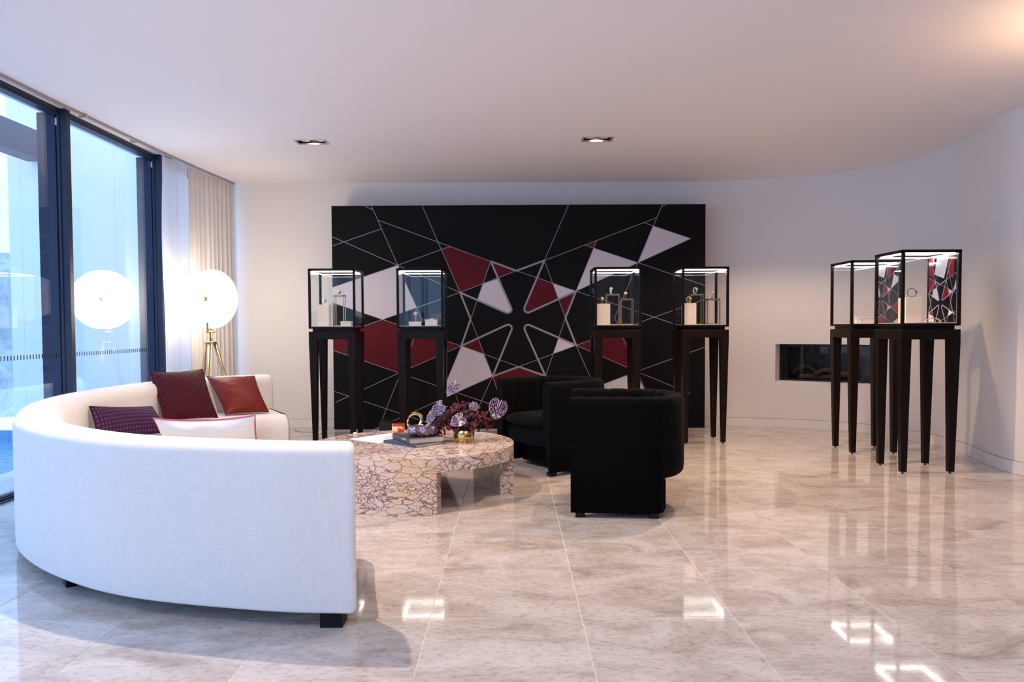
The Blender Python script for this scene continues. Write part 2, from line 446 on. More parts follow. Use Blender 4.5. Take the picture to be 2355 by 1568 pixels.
# ------------------------------------------------------------------ mesh helpers
class MB:
    def __init__(s):
        s.v, s.f, s.mi, s.sm, s.uv = [], [], [], [], {}

    def add(s, vs, fs, mi=0, sm=False):
        o = len(s.v)
        s.v += [tuple(p) for p in vs]
        for f in fs:
            s.f.append(tuple(i + o for i in f)); s.mi.append(mi); s.sm.append(sm)
        return o

    def box(s, x0, x1, y0, y1, z0, z1, mi=0, mat=None, bev=0.0):
        if bev <= 0:
            vs = [(x, y, z) for z in (z0, z1) for y in (y0, y1) for x in (x0, x1)]
            fs = [(0, 2, 3, 1), (4, 5, 7, 6), (0, 1, 5, 4), (2, 6, 7, 3), (0, 4, 6, 2), (1, 3, 7, 5)]
        else:
            b = min(bev, (x1 - x0) / 2.01, (y1 - y0) / 2.01, (z1 - z0) / 2.01)
            vs, fs = [], []
            def ring(ix, z):
                a, c, d, e = x0 + ix, x1 - ix, y0 + ix, y1 - ix
                k = b * (1 - (ix / b) * 0.0)
                vs.extend([(a + b, d, z), (c - b, d, z), (c, d + b, z), (c, e - b, z),
                           (c - b, e, z), (a + b, e, z), (a, e - b, z), (a, d + b, z)])
            ring(b * 0.7, z0); ring(0, z0 + b * 0.7); ring(0, z1 - b * 0.7); ring(b * 0.7, z1)
            for r in range(3):
                for i in range(8):
                    j = (i + 1) % 8
                    fs.append((r * 8 + i, r * 8 + j, r * 8 + 8 + j, r * 8 + 8 + i))
            fs.append(tuple(reversed(range(8)))); fs.append(tuple(range(24, 32)))
        if mat is not None:
            vs = [mat @ Vector(p) for p in vs]
        s.add(vs, fs, mi)
        return s

    def prism(s, poly, z0, z1, mi=0, sm=False):
        n = len(poly)
        vs = [(x, y, z0) for x, y in poly] + [(x, y, z1) for x, y in poly]
        fs = [tuple(reversed(range(n))), tuple(range(n, 2 * n))]
        s.add(vs, fs, mi)
        vs2 = vs
        s.add(vs2, [(i, (i + 1) % n, n + (i + 1) % n, n + i) for i in range(n)], mi, sm)
        return s

    def lathe(s, prof, c=(0, 0, 0), n=24, mi=0, sm=True, mat=None):
        vs, fs = [], []
        for r, z in prof:
            for i in range(n):
                a = 2 * PI * i / n
                vs.append((c[0] + r * math.cos(a), c[1] + r * math.sin(a), c[2] + z))
        for k in range(len(prof) - 1):
            for i in range(n):
                j = (i + 1) % n
                fs.append((k * n + i, k * n + j, k * n + n + j, k * n + n + i))
        fs.append(tuple(reversed(range(n))))
        fs.append(tuple(range((len(prof) - 1) * n, len(prof) * n)))
        if mat is not None:
            vs = [mat @ Vector(p) for p in vs]
        s.add(vs, fs, mi, sm)
        return s

    def tube(s, pts, r, n=8, mi=0, closed=False, sm=True):
        pts = [Vector(p) for p in pts]
        m = len(pts)
        vs, fs = [], []
        ref = Vector((0.13, 0.21, 0.97))
        for k, p in enumerate(pts):
            a = pts[(k - 1) % m] if (closed or k) else p
            b = pts[(k + 1) % m] if (closed or k < m - 1) else p
            t = (b - a).normalized()
            u = t.cross(ref)
            if u.length < 1e-3:
                u = t.cross(Vector((1, 0, 0)))
            u.normalize(); w = t.cross(u).normalized()
            rr = r[k] if isinstance(r, (list, tuple)) else r
            for i in range(n):
                an = 2 * PI * i / n
                vs.append(p + u * (rr * math.cos(an)) + w * (rr * math.sin(an)))
        for k in range(m if closed else m - 1):
            k2 = (k + 1) % m
            for i in range(n):
                j = (i + 1) % n
                fs.append((k * n + i, k * n + j, k2 * n + j, k2 * n + i))
        if not closed:
            fs.append(tuple(reversed(range(n)))); fs.append(tuple(range((m - 1) * n, m * n)))
        s.add(vs, fs, mi, sm)
        return s

    def grid(s, fn, nu, nv, mi=0, sm=True, uvs=True):
        vs = [fn(i / nu, j / nv) for j in range(nv + 1) for i in range(nu + 1)]
        fs = [(j * (nu + 1) + i, j * (nu + 1) + i + 1, (j + 1) * (nu + 1) + i + 1, (j + 1) * (nu + 1) + i)
              for j in range(nv) for i in range(nu)]
        o = s.add(vs, fs, mi, sm)
        if uvs:
            for j in range(nv + 1):
                for i in range(nu + 1):
                    s.uv[o + j * (nu + 1) + i] = (i / nu, j / nv)
        return s

    def mesh(s, name, mats):
        me = bpy.data.meshes.new(name)
        me.from_pydata(s.v, [], s.f)
        for m in (mats if isinstance(mats, (list, tuple)) else [mats]):
            me.materials.append(M[m] if isinstance(m, str) else m)
        me.polygons.foreach_set('material_index', s.mi)
        me.polygons.foreach_set('use_smooth', s.sm)
        if s.uv:
            l = me.uv_layers.new(name='UVMap')
            for lp in me.loops:
                if lp.vertex_index in s.uv:
                    l.data[lp.index].uv = s.uv[lp.vertex_index]
        me.update()
        return me

    def obj(s, name, mats, parent=None, loc=None, rz=0, bevel=0, **tags):
        o = bpy.data.objects.new(name, s.mesh(name, mats))
        COL.objects.link(o)
        if parent is not None:
            o.parent = parent
        if loc is not None:
            o.location = loc
        o.rotation_euler[2] = rz
        if bevel:
            b = o.modifiers.new('bevel', 'BEVEL'); b.width = bevel; b.segments = 2; b.limit_method = 'ANGLE'
        for k, v in tags.items():
            o[k] = v
        return o


def thing(name, label, cat, loc=(0, 0, 0), rz=0, group=None):
    o = bpy.data.objects.new(name, None)
    o.empty_display_size = 0.1
    COL.objects.link(o)
    o.location = loc
    o.rotation_euler = (0, 0, rz)
    o['label'] = label
    o['category'] = cat
    if group:
        o['group'] = group
    return o


def struct(o):
    o['kind'] = 'structure'
    return o


def copy_tree(o, parent=None):
    c = o.copy()
    COL.objects.link(c)
    if parent is not None:
        c.parent = parent
    for ch in [x for x in bpy.data.objects if x.parent == o]:
        copy_tree(ch, c)
    return c


def catmull(P, n):
    P = [Vector(p) for p in P]
    out = []
    m = len(P)
    for i in range(m - 1):
        p0 = P[i - 1] if i else P[0] * 2 - P[1]
        p1, p2 = P[i], P[i + 1]
        p3 = P[i + 2] if i + 2 < m else P[-1] * 2 - P[-2]
        for k in range(n):
            t = k / n
            out.append(0.5 * ((2 * p1) + (p2 - p0) * t + (2 * p0 - 5 * p1 + 4 * p2 - p3) * t * t
                              + (3 * p1 - p0 - 3 * p2 + p3) * t ** 3))
    out.append(P[-1])
    return out


# ------------------------------------------------------------------ room shell
CEIL = 2.93
WX = -3.52          # inner face of the glazing line
wall_ctrl = [(-3.62, 9.42), (-1.5, 9.42), (0.5, 9.42), (1.8, 9.42), (2.35, 9.41), (2.9, 9.31), (3.3, 9.17), (3.65, 8.98),
             (3.95, 8.67), (4.13, 8.3), (4.22, 7.85), (4.23, 7.4), (4.16, 7.0), (4.08, 6.65), (4.05, 6.35), (4.1, 6.05),
             (4.25, 5.7), (4.55, 5.3), (5.0, 5.0), (6.0, 4.7), (7.0, 4.6)]
WP = catmull([(x, y, 0) for x, y in wall_ctrl], 6)


def offset_path(P, d):
    out = []
    for i, p in enumerate(P):
        a, b = P[max(i - 1, 0)], P[min(i + 1, len(P) - 1)]
        t = (b - a).normalized()
        out.append(p + Vector((-t.y, t.x, 0)) * d)      # outward, away from the room
    return out


WO = offset_path(WP, 0.62)
ZF0, ZF1 = 0.545, 0.985
i0 = min(range(len(WP)), key=lambda i: (WP[i] - Vector((3.08, 9.25, 0))).length)
i1 = min(range(len(WP)), key=lambda i: (WP[i] - Vector((3.98, 8.62, 0))).length)


def build_wall():
    b = MB()
    zs = [0, ZF0, ZF1, CEIL + 0.02]
    n = len(WP)
    vs = [(p.x, p.y, z) for z in zs for p in WP]
    fs = []
    for k in range(3):
        for i in range(n - 1):
            if k == 1 and i0 <= i < i1:
                continue
            fs.append((k * n + i, k * n + i + 1, (k + 1) * n + i + 1, (k + 1) * n + i)[::-1])
    b.add(vs, fs, 0, True)
    vs = [(p.x, p.y, z) for z in (0, CEIL + 0.02) for p in WO]
    b.add(vs, [(i, i + 1, n + i + 1, n + i) for i in range(n - 1)], 0, True)
    # niche reveals
    for i in range(i0, i1):
        for z in (ZF0, ZF1):
            b.add([(WP[i].x, WP[i].y, z), (WP[i + 1].x, WP[i + 1].y, z), (WO[i + 1].x, WO[i + 1].y, z), (WO[i].x, WO[i].y, z)],
                  [(0, 1, 2, 3)], 0)
    for i, (ex, ey) in ((i0, (3.218, 9.402)), (i1, (4.028, 8.742))):
        b.add([(WP[i].x, WP[i].y, ZF0), (ex, ey, ZF0), (ex, ey, ZF1), (WP[i].x, WP[i].y, ZF1)],
              [(0, 1, 2, 3)], 0)
        b.add([(ex, ey, ZF0), (WO[i].x, WO[i].y, ZF0), (WO[i].x, WO[i].y, ZF1), (ex, ey, ZF1)], [(0, 1, 2, 3)], 0)
    return struct(b.obj('wall_back', 'wall'))


build_wall()


def build_baseboard():
    b = MB()
    IN = offset_path(WP, -0.010)
    n = len(WP)
    H = 0.10
    for i in range(n - 1):
        pass
    vs = [(p.x, p.y, 0.001) for p in IN] + [(p.x, p.y, H) for p in IN] + [(p.x, p.y, H) for p in WP]
    fs = [(i + 1, i, n + i, n + i + 1) for i in range(n - 1)]
    b.add(vs, fs, 0, True)
    b.add(vs, [(n + i + 1, n + i, 2 * n + i, 2 * n + i + 1) for i in range(n - 1)], 0)
    # grey strip above the board, painting in the shadow of the gap
    IN2 = offset_path(WP, -0.003)
    vs = [(p.x, p.y, H) for p in IN2] + [(p.x, p.y, H + 0.005) for p in IN2]
    b.add(vs, [(i + 1, i, n + i, n + i + 1) for i in range(n - 1)], 1)
    return struct(b.obj('baseboard_back', ['base', 'cable']))


build_baseboard()

# side wall far right and behind the camera (out of view)
struct(MB().box(7.0, 7.25, -4.2, 4.8, 0, CEIL).obj('wall_right', 'wall'))
struct(MB().box(0.3, 7.25, -4.25, -4.0, 0, CEIL).obj('wall_front', 'wall'))

# ceiling with two cut-outs
holes = [(-1.99, -1.72, 7.27, 7.43), (0.665, 0.93, 7.21, 7.37)]


def build_ceiling():
    b = MB()
    xs = sorted({-3.75, 7.3} | {h[0] for h in holes} | {h[1] for h in holes})
    ys = sorted({-4.3, 9.75} | {h[2] for h in holes} | {h[3] for h in holes})
    for i in range(len(xs) - 1):
        for j in range(len(ys) - 1):
            cx, cy = (xs[i] + xs[i + 1]) / 2, (ys[j] + ys[j + 1]) / 2
            if any(h[0] < cx < h[1] and h[2] < cy < h[3] for h in holes):
                continue
            b.add([(xs[i], ys[j], CEIL), (xs[i], ys[j + 1], CEIL), (xs[i + 1], ys[j + 1], CEIL), (xs[i + 1], ys[j], CEIL)],
                  [(0, 1, 2, 3)])
    b.box(-3.75, 7.3, -4.3, 9.75, CEIL + 0.25, CEIL + 0.35)
    for x0, x1, y0, y1 in ((-3.75, -3.70, -4.3, 9.75), (7.25, 7.3, -4.3, 9.75), (-3.75, 7.3, -4.3, -4.25), (-3.75, 7.3, 9.7, 9.75)):
        b.box(x0, x1, y0, y1, CEIL + 0.001, CEIL + 0.25)
    return struct(b.obj('ceiling', 'ceil'))


build_ceiling()

# floor: grout bed with separate travertine tiles
floor = struct(MB().box(-3.72, 7.2, -4.2, 9.75, -0.12, -0.0016).obj('floor', 'grout'))
TX0, TW, TY0, TL = -0.345, 0.6275, 3.20, 0.668
tile_me = MB().box(0.0015, TW - 0.0015, 0.001, TL - 0.001, -0.0035, 0.0, bev=0.0005).mesh('tile', 'trav')


def room_inside(x, y):
    if y > 9.5:
        return False
    if x < 2.5:
        return True
    best = min(WP, key=lambda p: (p.x - x) ** 2 + (p.y - y) ** 2)
    k = WP.index(best)
    t = (WP[min(k + 1, len(WP) - 1)] - WP[max(k - 1, 0)])
    side = t.x * (y - best.y) - t.y * (x - best.x)
    return side < 0 or ((best.x - x) ** 2 + (best.y - y) ** 2) < 0.06


for i in range(-6, 12):
    for j in range(-6, 10):
        x, y = TX0 + i * TW, TY0 + j * TL
        xa, xb = max(x, WX - 0.10), x + TW
        if xb < WX:
            continue
        cxx, cyy = x + TW / 2, y + TL / 2
        if not any(room_inside(px, py) for px in (x, x + TW) for py in (y, y + TL)):
            continue
        if x < WX - 0.10 or y + TL > 9.72:
            me = MB().box(0.0015 + xa - x, TW - 0.0015, 0.001, min(TL, 9.72 - y) - 0.001, -0.0035, 0.0).mesh('tile', 'trav')
        else:
            me = tile_me
        o = bpy.data.objects.new('tile', me)
        o.location = (x, y, 0)
        o.parent = floor
        COL.objects.link(o)

# fireplace set in the curved wall
fx0, fy0, fx1, fy1 = 3.215, 9.40, 4.03, 8.74
fd = Vector((fx1 - fx0, fy1 - fy0, 0)); fl = fd.length; fa = math.atan2(fd.y, fd.x)
fp = thing('fireplace', 'black glass-fronted gas fireplace set into the curved white wall behind the display cases', 'fireplace',
           (fx0, fy0, 0.0), fa)
# local x along the front, +y into the wall
b = MB()
for (a0, a1, c0, c1) in ((0, fl, ZF0, ZF0 + 0.022), (0, fl, ZF1 - 0.03, ZF1), (0, 0.03, ZF0, ZF1), (fl - 0.03, fl, ZF0, ZF1)):
    b.box(a0, a1, 0.0, 0.03, c0 - 0.002, c1 + 0.002)
b.obj('frame', 'fireblack', fp)
MB().box(0.03, fl - 0.03, 0.012, 0.016, ZF0 + 0.02, ZF1 - 0.028).obj('glass_front', 'cglass', fp)
b = MB()
b.box(0.0, fl, 0.30, 0.32, ZF0, ZF1); b.box(0.0, 0.02, 0.03, 0.31, ZF0, ZF1); b.box(fl - .02, fl, 0.03, 0.31, ZF0, ZF1)
b.box(0, fl, 0.03, 0.31, ZF0 - 0.01, ZF0 + 0.02); b.box(0, fl, 0.03, 0.31, ZF1 - 0.02, ZF1)
b.obj('firebox', 'fireblack', fp)
for k, (lx, ly, r, rot, L) in enumerate([(0.40, 0.14, 0.035, 0.25, 0.4), (0.62, 0.18, 0.04, -0.3, 0.35), (0.5, 0.12, 0.03, 0.7, 0.3), (0.25, 0.16, 0.025, -0.1, 0.3)]):
    p = [(lx - L / 2 * math.cos(rot) + L * t * math.cos(rot), ly - L / 2 * 0.3 * math.sin(rot) + L * t * math.sin(rot) * 0.3,
          ZF0 + 0.05 + k * 0.012 + 0.03 * math.sin(3 * t) * k) for t in (0, .25, .5, .75, 1)]
    MB().tube(p, [r * .9, r, r * .95, r * 1.05, r * .8], 9).obj('log', 'log', fp)
# small ledge strip under the fire
b = MB().box(-0.02, fl + 0.02, -0.06, 0.0, ZF0 - 0.006, ZF0 + 0.004)
b.obj('ledge', 'niche', fp)

# downlights
for k, (h, lab) in enumerate(zip(holes, ('recessed twin ceiling downlight over the left half of the patterned backdrop',
                                         'recessed twin ceiling downlight over the right half of the patterned backdrop'))):
    t = thing('downlight', lab, 'light', ((h[0] + h[1]) / 2, (h[2] + h[3]) / 2, CEIL), 0, 'recessed ceiling downlights')
    w, d = (h[1] - h[0]) / 2, (h[3] - h[2]) / 2
    b = MB()
    for x0, x1, y0, y1 in ((-w - .012, w + .012, -d - .012, -d + .006), (-w - .012, w + .012, d - .006, d + .012),
                           (-w - .012, -w + .006, -d, d), (w - .006, w + .012, -d, d)):
        b.box(x0, x1, y0, y1, -0.004, 0.006)
    b.obj('trim_ring', 'steelgrey', t)
    b = MB()
    b.box(-w, w, -d, -d + .004, 0.006, 0.13); b.box(-w, w, d - .004, d, 0.006, 0.13)
    b.box(-w, -w + .004, -d, d, 0.006, 0.13); b.box(w - .004, w, -d, d, 0.006, 0.13); b.box(-w, w, -d, d, 0.13, 0.135)
    b.obj('housing', 'black', t)
    for sx in (-1, 1):
        hd = MB().lathe([(0.028, 0.055), (0.05, 0.02), (0.053, 0.015), (0.055, 0.02), (0.045, 0.07), (0.03, 0.10)], n=24
                        ).obj('lamp_head', 'chrome', t, loc=(sx * w * 0.5, 0, 0))
        MB().lathe([(0.0, 0.056), (0.026, 0.057), (0.026, 0.07)], n=16).obj('bulb', emit('bulb', (1, 0.8, 0.6), 5), hd)
b = MB()
for x0, x1, y0, y1 in ((-.085, .085, -.05, -.046), (-.085, .085, .046, .05), (-.085, -.081, -.05, .05), (.081, .085, -.05, .05)):
    b.box(x0, x1, y0, y1, -0.003, 0.0)
b.box(-.08, .08, -.045, .045, -0.002, 0.0)
b.obj('ceiling_vent', 'ceil', loc=(-3.08, 9.17, CEIL),
      label='small flush white access plate in the ceiling above the curtain end', category='vent')

# ------------------------------------------------------------------ glazing on the left
def window(idx, y0, y1, post_at=None, marks=True):
    w = thing('window_%d' % idx, '', '', (0, 0, 0))
    del w['label'], w['category']
    struct(w)
    MB().box(WX - 0.055, WX - 0.045, y0 + 0.0, y1, 0.03, CEIL - 0.045).obj('glass', 'glass', w)
    b = MB(); b.box(WX - 0.09, WX - 0.02, y0, y1, CEIL - 0.05, CEIL); b.box(WX - 0.03, WX - 0.015, y0, y1, CEIL - 0.028, CEIL)
    b.obj('header', 'alum', w)
    b = MB(); b.box(WX - 0.09, WX - 0.062, y0, y1, 0.0, 0.035); b.box(WX - 0.055, WX - 0.035, y0, y1, 0.0, 0.02)
    b.box(WX - 0.03, WX - 0.0, y0, y1, 0.0, 0.008)
    b.obj('sill', 'alum', w)
    if marks:
        b = MB()
        y = y0 + 0.02
        while y < y1 - 0.02:
            b.box(WX - 0.044, WX - 0.0435, y, y + 0.011, 0.980, 1.014)
            y += 0.037
        o = b.obj('safety_marking', 'black', w); o['kind'] = 'stuff'
    if post_at is not None:
        b = MB()
        b.box(WX - 0.045, WX + 0.035, post_at, post_at + 0.05, 0, CEIL)
        b.box(WX - 0.042, WX - 0.02, post_at - 0.008, post_at, 0, CEIL - 0.05)
        b.obj('mullion', 'alum', w)
        b = MB().box(WX - 0.20, WX - 0.065, post_at - 0.0, post_at + 0.06, 0, CEIL - 0.03)
        b.box(WX - 0.062, WX - 0.050, post_at - 0.014, post_at + .05, 0, CEIL - .05)
        b.obj('outer_mullion', 'alum', w)
        MB().box(WX - 0.055, WX - 0.035, post_at - 0.012, post_at, CEIL - 0.13, CEIL - 0.075).obj('latch', 'steelgrey', w)
    return w


window(1, -4.1, -0.6, -0.6)
window(2, -0.6, 2.8, 2.8)
window(3, 2.8, 6.2, 6.2)
window(4, 6.2, 7.83, 7.83)
window(5, 7.83, 9.42)
# glazing behind the camera
w6 = thing('window_6', '', ''); del w6['label'], w6['category']; struct(w6)
MB().box(-3.5, 0.3, -4.13, -4.12, 0.03, CEIL - .05).obj('glass', 'glass', w6)
for x in (-3.55, -2.3, -1.0, 0.24):
    MB().box(x, x + .06, -4.18, -4.06, 0, CEIL).obj('mullion', 'alum', w6)

# curtain track along the ceiling
trk = [(-3.45, -4, 0), (-3.45, 2, 0), (-3.45, 5.3, 0), (-3.44, 6.2, 0), (-3.405, 7.6, 0), (-3.36, 8.5, 0), (-3.29, 9.36, 0)]
TP = catmull(trk, 8)
b = MB()
n = len(TP)
for off, zz in ((0.0, 0.022),):
    L = offset_path(TP, 0.012); R = offset_path(TP, -0.012)
    vs = [(p.x, p.y, CEIL - zz) for p in L] + [(p.x, p.y, CEIL - zz) for p in R] + [(p.x, p.y, CEIL) for p in L] + [(p.x, p.y, CEIL) for p in R]
    fs = []
    for i in range(n - 1):
        fs += [(i, i + 1, n + i + 1, n + i), (i, 2 * n + i, 2 * n + i + 1, i + 1), (n + i, n + i + 1, 3 * n + i + 1, 3 * n + i)]
    b.add(vs, fs)
tro = b.obj('curtain_track', 'track', label='slim grey curtain track running along the ceiling beside the windows', category='curtain rail')
for y in (6.35, 7.2, 7.9):
    MB().box(-3.47, -3.41, y, y + 0.03, CEIL - 0.03, CEIL - 0.001).obj('bracket', 'steelgrey', tro)


def track_at(y):
    for i in range(len(TP) - 1):
        if TP[i].y <= y <= TP[i + 1].y:
            t = (y - TP[i].y) / (TP[i + 1].y - TP[i].y)
            return TP[i].x * (1 - t) + TP[i + 1].x * t
    return TP[-1].x


def curtain(name, y0, y1, amp, per, mat, nu, label, lean=0.0, ph=0):
    def fn(u, v):
        y = y0 + (y1 - y0) * u
        z = 0.012 + (CEIL - 0.035 - 0.012) * v
        a = amp * (0.75 + 0.25 * math.sin(u * 17 + ph)) * (0.55 + 0.45 * (1 - v))
        x = track_at(min(max(y, -3.9), 9.3)) + a * math.sin(2 * PI * (y - y0) / per + ph + 0.6 * math.sin(u * 9))
        a2 = 0.25 * per * math.cos(2 * PI * (y - y0) / per + ph)
        bell = lean * (1 - u) ** 2 * math.sin(PI * min(1, max(0, (0.93 - v) * 2.2))) if v < 0.93 else 0
        return (x, y + a2 * 0.6 - bell, z)
    b = MB().grid(fn, nu, 24)
    o = b.obj(name, mat, label=label, category='curtain')
    s = o.modifiers.new('cloth', 'SOLIDIFY'); s.thickness = 0.0015
    # pleat heading tape
    def fn2(u, v):
        p = fn(u, 0.965 + 0.035 * v)
        return (p[0] + 0.003, p[1], p[2])
    MB().grid(fn2, nu, 2).obj('heading_tape', mat, o)
    return o


curtain('curtain', 8.22, 9.33, 0.035, 0.105, 'sheer2', 240, 'beige pleated voile curtain hanging in dense folds behind the round floor lamp')
curtain('curtain', 7.66, 8.18, 0.03, 0.26, 'sheer1', 80, 'thin white translucent curtain edge hanging beside the dark window mullion', lean=0.05, ph=1.0)

# ------------------------------------------------------------------ outdoors
terr = struct(MB().box(-12, -3.76, -6, 6.4, -0.2, -0.03).box(-4.28, -3.76, 6.4, 12, -0.2, -0.03).obj('terrace', 'outpave'))
for j in range(-1, 12):
    for i in range(0, 6):
        x1_ = -3.74 - i * 0.9; y_ = 1.4 + j * 0.62 + (0.3 if i % 2 else 0)
        if x1_ - 0.9 < -4.4 and y_ + 0.62 > 6.5:
            if i > 0:
                continue
            x0_ = -4.28
        else:
            x0_ = x1_ - 0.9
        MB().box(x0_ + .003, x1_ - .003, y_ + .003, y_ + .617, -0.03, -0.005).obj('paver', 'outpave', terr)

pool = thing('swimming_pool', 'blue tiled swimming pool outside the left window beside the sofa arm', 'pool', (-6.5, 8, -0.03))
MB().box(-2.5, 2.2, -1.5, 1.27, -0.12, -0.115).obj('water', 'water', pool)
MB().box(-2.5, 2.2, 1.29, 1.40, -1, 0.03).obj('pool_wall', 'outwall', pool)
ptm = MB().box(0.002, 0.098, 0, 0.012, 0.002, 0.098).mesh('pool_tile', 'pooltile')
for i in range(18):
    for j in range(2):
        o = bpy.data.objects.new('pool_tile', ptm); COL.objects.link(o); o.parent = pool
        o.location = (-0.6 + i * 0.1, 1.275, -0.135 + j * 0.10 - 0.03)
fac = thing('garden_wall', 'tall white rendered house wall standing outside beyond the windows', 'wall', (-4.8, 9.3, 0))
for x0, x1, z0, z1 in ((-1.20, -1.052, -0.03, 6), (-1.048, 0.068, 1.25, 6), (0.072, 1.04, 1.25, 6), (-1.048, 0.068, -0.03, 1.246), (0.072, 1.04, -0.03, 1.246)):
    MB().box(x0, x1, 0.1, 0.32, z0, z1).obj('panel', 'outwall', fac)
MB().box(-1.19, 1.04, 0.105, 0.31, -0.03, 6).obj('wall_core', 'outwall', fac)
MB().box(-5.73, -5.50, 2.0, 9.36, 3.19, 3.51).obj('roof_beam', 'beam', label='dark steel beam running outdoors high above the pool, left of the window', category='beam')
def rock(u, v):
    x = -9.5 + 3.4 * u; z = -0.03 + 2.3 * v
    return (x, 10.9 + 0.12 * math.sin(x * 7 + z * 5) + 0.08 * math.sin(z * 11 - x * 3), z)
b = MB().grid(rock, 60, 40); b.box(-9.5, -6.1, 11.2, 11.5, -.03, 2.25)
b.obj('stone_wall', 'stone', label='rough grey-green stone garden wall at the far left beyond the pool', category='wall')

# ------------------------------------------------------------------ backdrop with the star pattern
PU = 0.005067       # one pattern unit in metres


def seg_poly(a, c, w):
    ax, ay, bx, by = *a, *c
    dx, dy = bx - ax, by - ay
    L = math.hypot(dx, dy)
    nx, ny = -dy / L * w / 2, dx / L * w / 2
    return [(ax + nx, ay + ny), (bx + nx, by + ny), (bx - nx, by - ny), (ax - nx, ay - ny)]


def rounded_tip(a, tip, c, w, r=8.5):
    """thick line a -> tip -> c with a rounded tip, as a list of quads"""
    A, T, B = Vector(a), Vector(tip), Vector(c)
    u, v = (A - T).normalized(), (B - T).normalized()
    half = math.acos(max(-1, min(1, u.dot(v)))) / 2
    d = r / math.tan(half)
    cen = T + (u + v).normalized() * (r / math.sin(half))
    p1, p2 = T + u * d, T + v * d
    a1 = math.atan2(p1.y - cen.y, p1.x - cen.x); a2 = math.atan2(p2.y - cen.y, p2.x - cen.x)
    da = (a2 - a1 + PI) % (2 * PI) - PI
    pts = [A] + [cen + Vector((math.cos(a1 + da * k / 8), math.sin(a1 + da * k / 8))) * r for k in range(9)] + [B]
    return [(tuple(pts[i]), tuple(pts[i + 1])) for i in range(len(pts) - 1)], [tuple(p) for p in pts[1:-1]]


TLp, TRp, LUp, RUp = (1129.3, 601.1), (1252.3, 599.8), (1058.5, 671.9), (1324.5, 670.3)
LDp, RDp, BLp, BRp = (1060.4, 794.6), (1324.5, 794.4), (1132.2, 864.8), (1254.0, 864.8)
TC, BC, LC, RC = (1188, 622.9), (1192.7, 843), (1082.5, 733.1), (1300, 731.8)
tips = [(TLp, (1184.5, 728), LUp), (TRp, (1197.5, 727), RUp), (BLp, (1184.5, 738), LDp), (BRp, (1197.5, 738.5), RDp)]
THICK = [(LUp, LC), (LC, LDp), (RUp, RC), (RC, RDp), (TLp, TC), (TC, TRp), (BLp, BC), (BC, BRp)]
tip_arcs = []
for a, t, c in tips:
    segs, arc = rounded_tip(a, t, c, 5)
    THICK += segs
    tip_arcs.append(arc)
THIN = [((759, 540), LUp), ((759, 567), (878.7, 526)), ((841.4, 474), (859.6, 482)), ((857.7, 474), (970, 733)),
        ((970, 733), (867, 987)), ((873, 506.4), TLp), ((973.4, 474), LUp), ((759, 661.5), (916, 609)), ((916, 609), (1036.5, 566.7)),
        (TLp, LC), (LC, BLp), (BLp, (1146, 908)), (TC, RUp), (TC, LUp), (LUp, (880, 733)), ((880, 733), (759, 774)),
        ((759, 691.5), (880, 733)), ((880, 733), LDp), (LDp, BC), (RDp, BC), ((917, 856), LDp), ((917, 856), (768.7, 923.7)),
        ((759, 801), (917, 856)), ((917, 856), (1128.4, 929.5)), ((1128, 929.5), (1290, 989)), ((768, 898), (977, 969.7)), ((977, 969.7), (1030, 989)),
        (BLp, (940, 950)), ((940, 950), (855.7, 987)), (LDp, (1007, 921)), ((1007, 921), (978, 989)), (BLp, (1075, 989)),
        (TRp, (1308, 473.4)), (TRp, (1509, 503.7)), ((1523.7, 471), (1413, 731)), ((1413, 731), (1520, 985)),
        ((1520.8, 478.3), (1541.3, 470)), ((1478.8, 514.5), (1587.2, 551.6)), ((1587.2, 551.6), RUp),
        ((1344, 565), (1466, 605.7)), ((1466, 605.7), (1621, 659)), (RUp, (1372.4, 554.5)), (TRp, RC), (RC, BRp),
        (RUp, (1504, 730.7)), ((1504, 730.7), (1621, 771)), (RDp, (1504, 730.7)), ((1504, 730.7), (1621, 690)),
        (RDp, (1464, 855.5)), ((1464, 855.5), (1623, 799)), ((1464, 855.5), (1587, 906.5)), ((1587, 906.5), (1480, 946)),
        (RDp, (1382, 925)), ((1464, 855.5), (1250, 936)), (BRp, (1312, 989)), (BRp, (1480, 950))]
WHITE = [[(759, 661), (916, 609), (959, 705), (880, 733), (759, 691.5)],
         [(1149, 639.5), (1111, 653), (1097.5, 688.5)] + tip_arcs[0][::-1],
         [(1500.3, 522.7), (1587.2, 551.6), (1466, 606)], [(1365.5, 572.7), (1466, 606), RUp],
         [(1270.8, 651), RUp, (1283.5, 686)], [LDp, (1111, 813.7), BLp, (1008, 919)],
         [(1284.5, 776.5), RDp, (1272.5, 812.5)], [(1464, 857), (1500, 943), (1365, 893)]]
RED = [[(1016.4, 574.4), (1036.5, 567.5), TLp, (1111, 652.8), LUp], [(1132, 604), TC, (1149, 638.5)],
       [(1344, 565), (1372.4, 554.5), (1365.5, 572.7)], [(1236.5, 640.4), (1270.8, 651), (1283.5, 686)] + tip_arcs[1][::-1],
       [(1283.5, 687), RUp, RC], [(759, 774), (880, 733), LDp, (917, 856), (759, 801)],
       [LDp, (1099.5, 776), (1111, 813.7)], [RDp, (1425.5, 759.5), (1464, 855)], [BLp, BC, BRp, (1240, 905), (1150, 918)]]


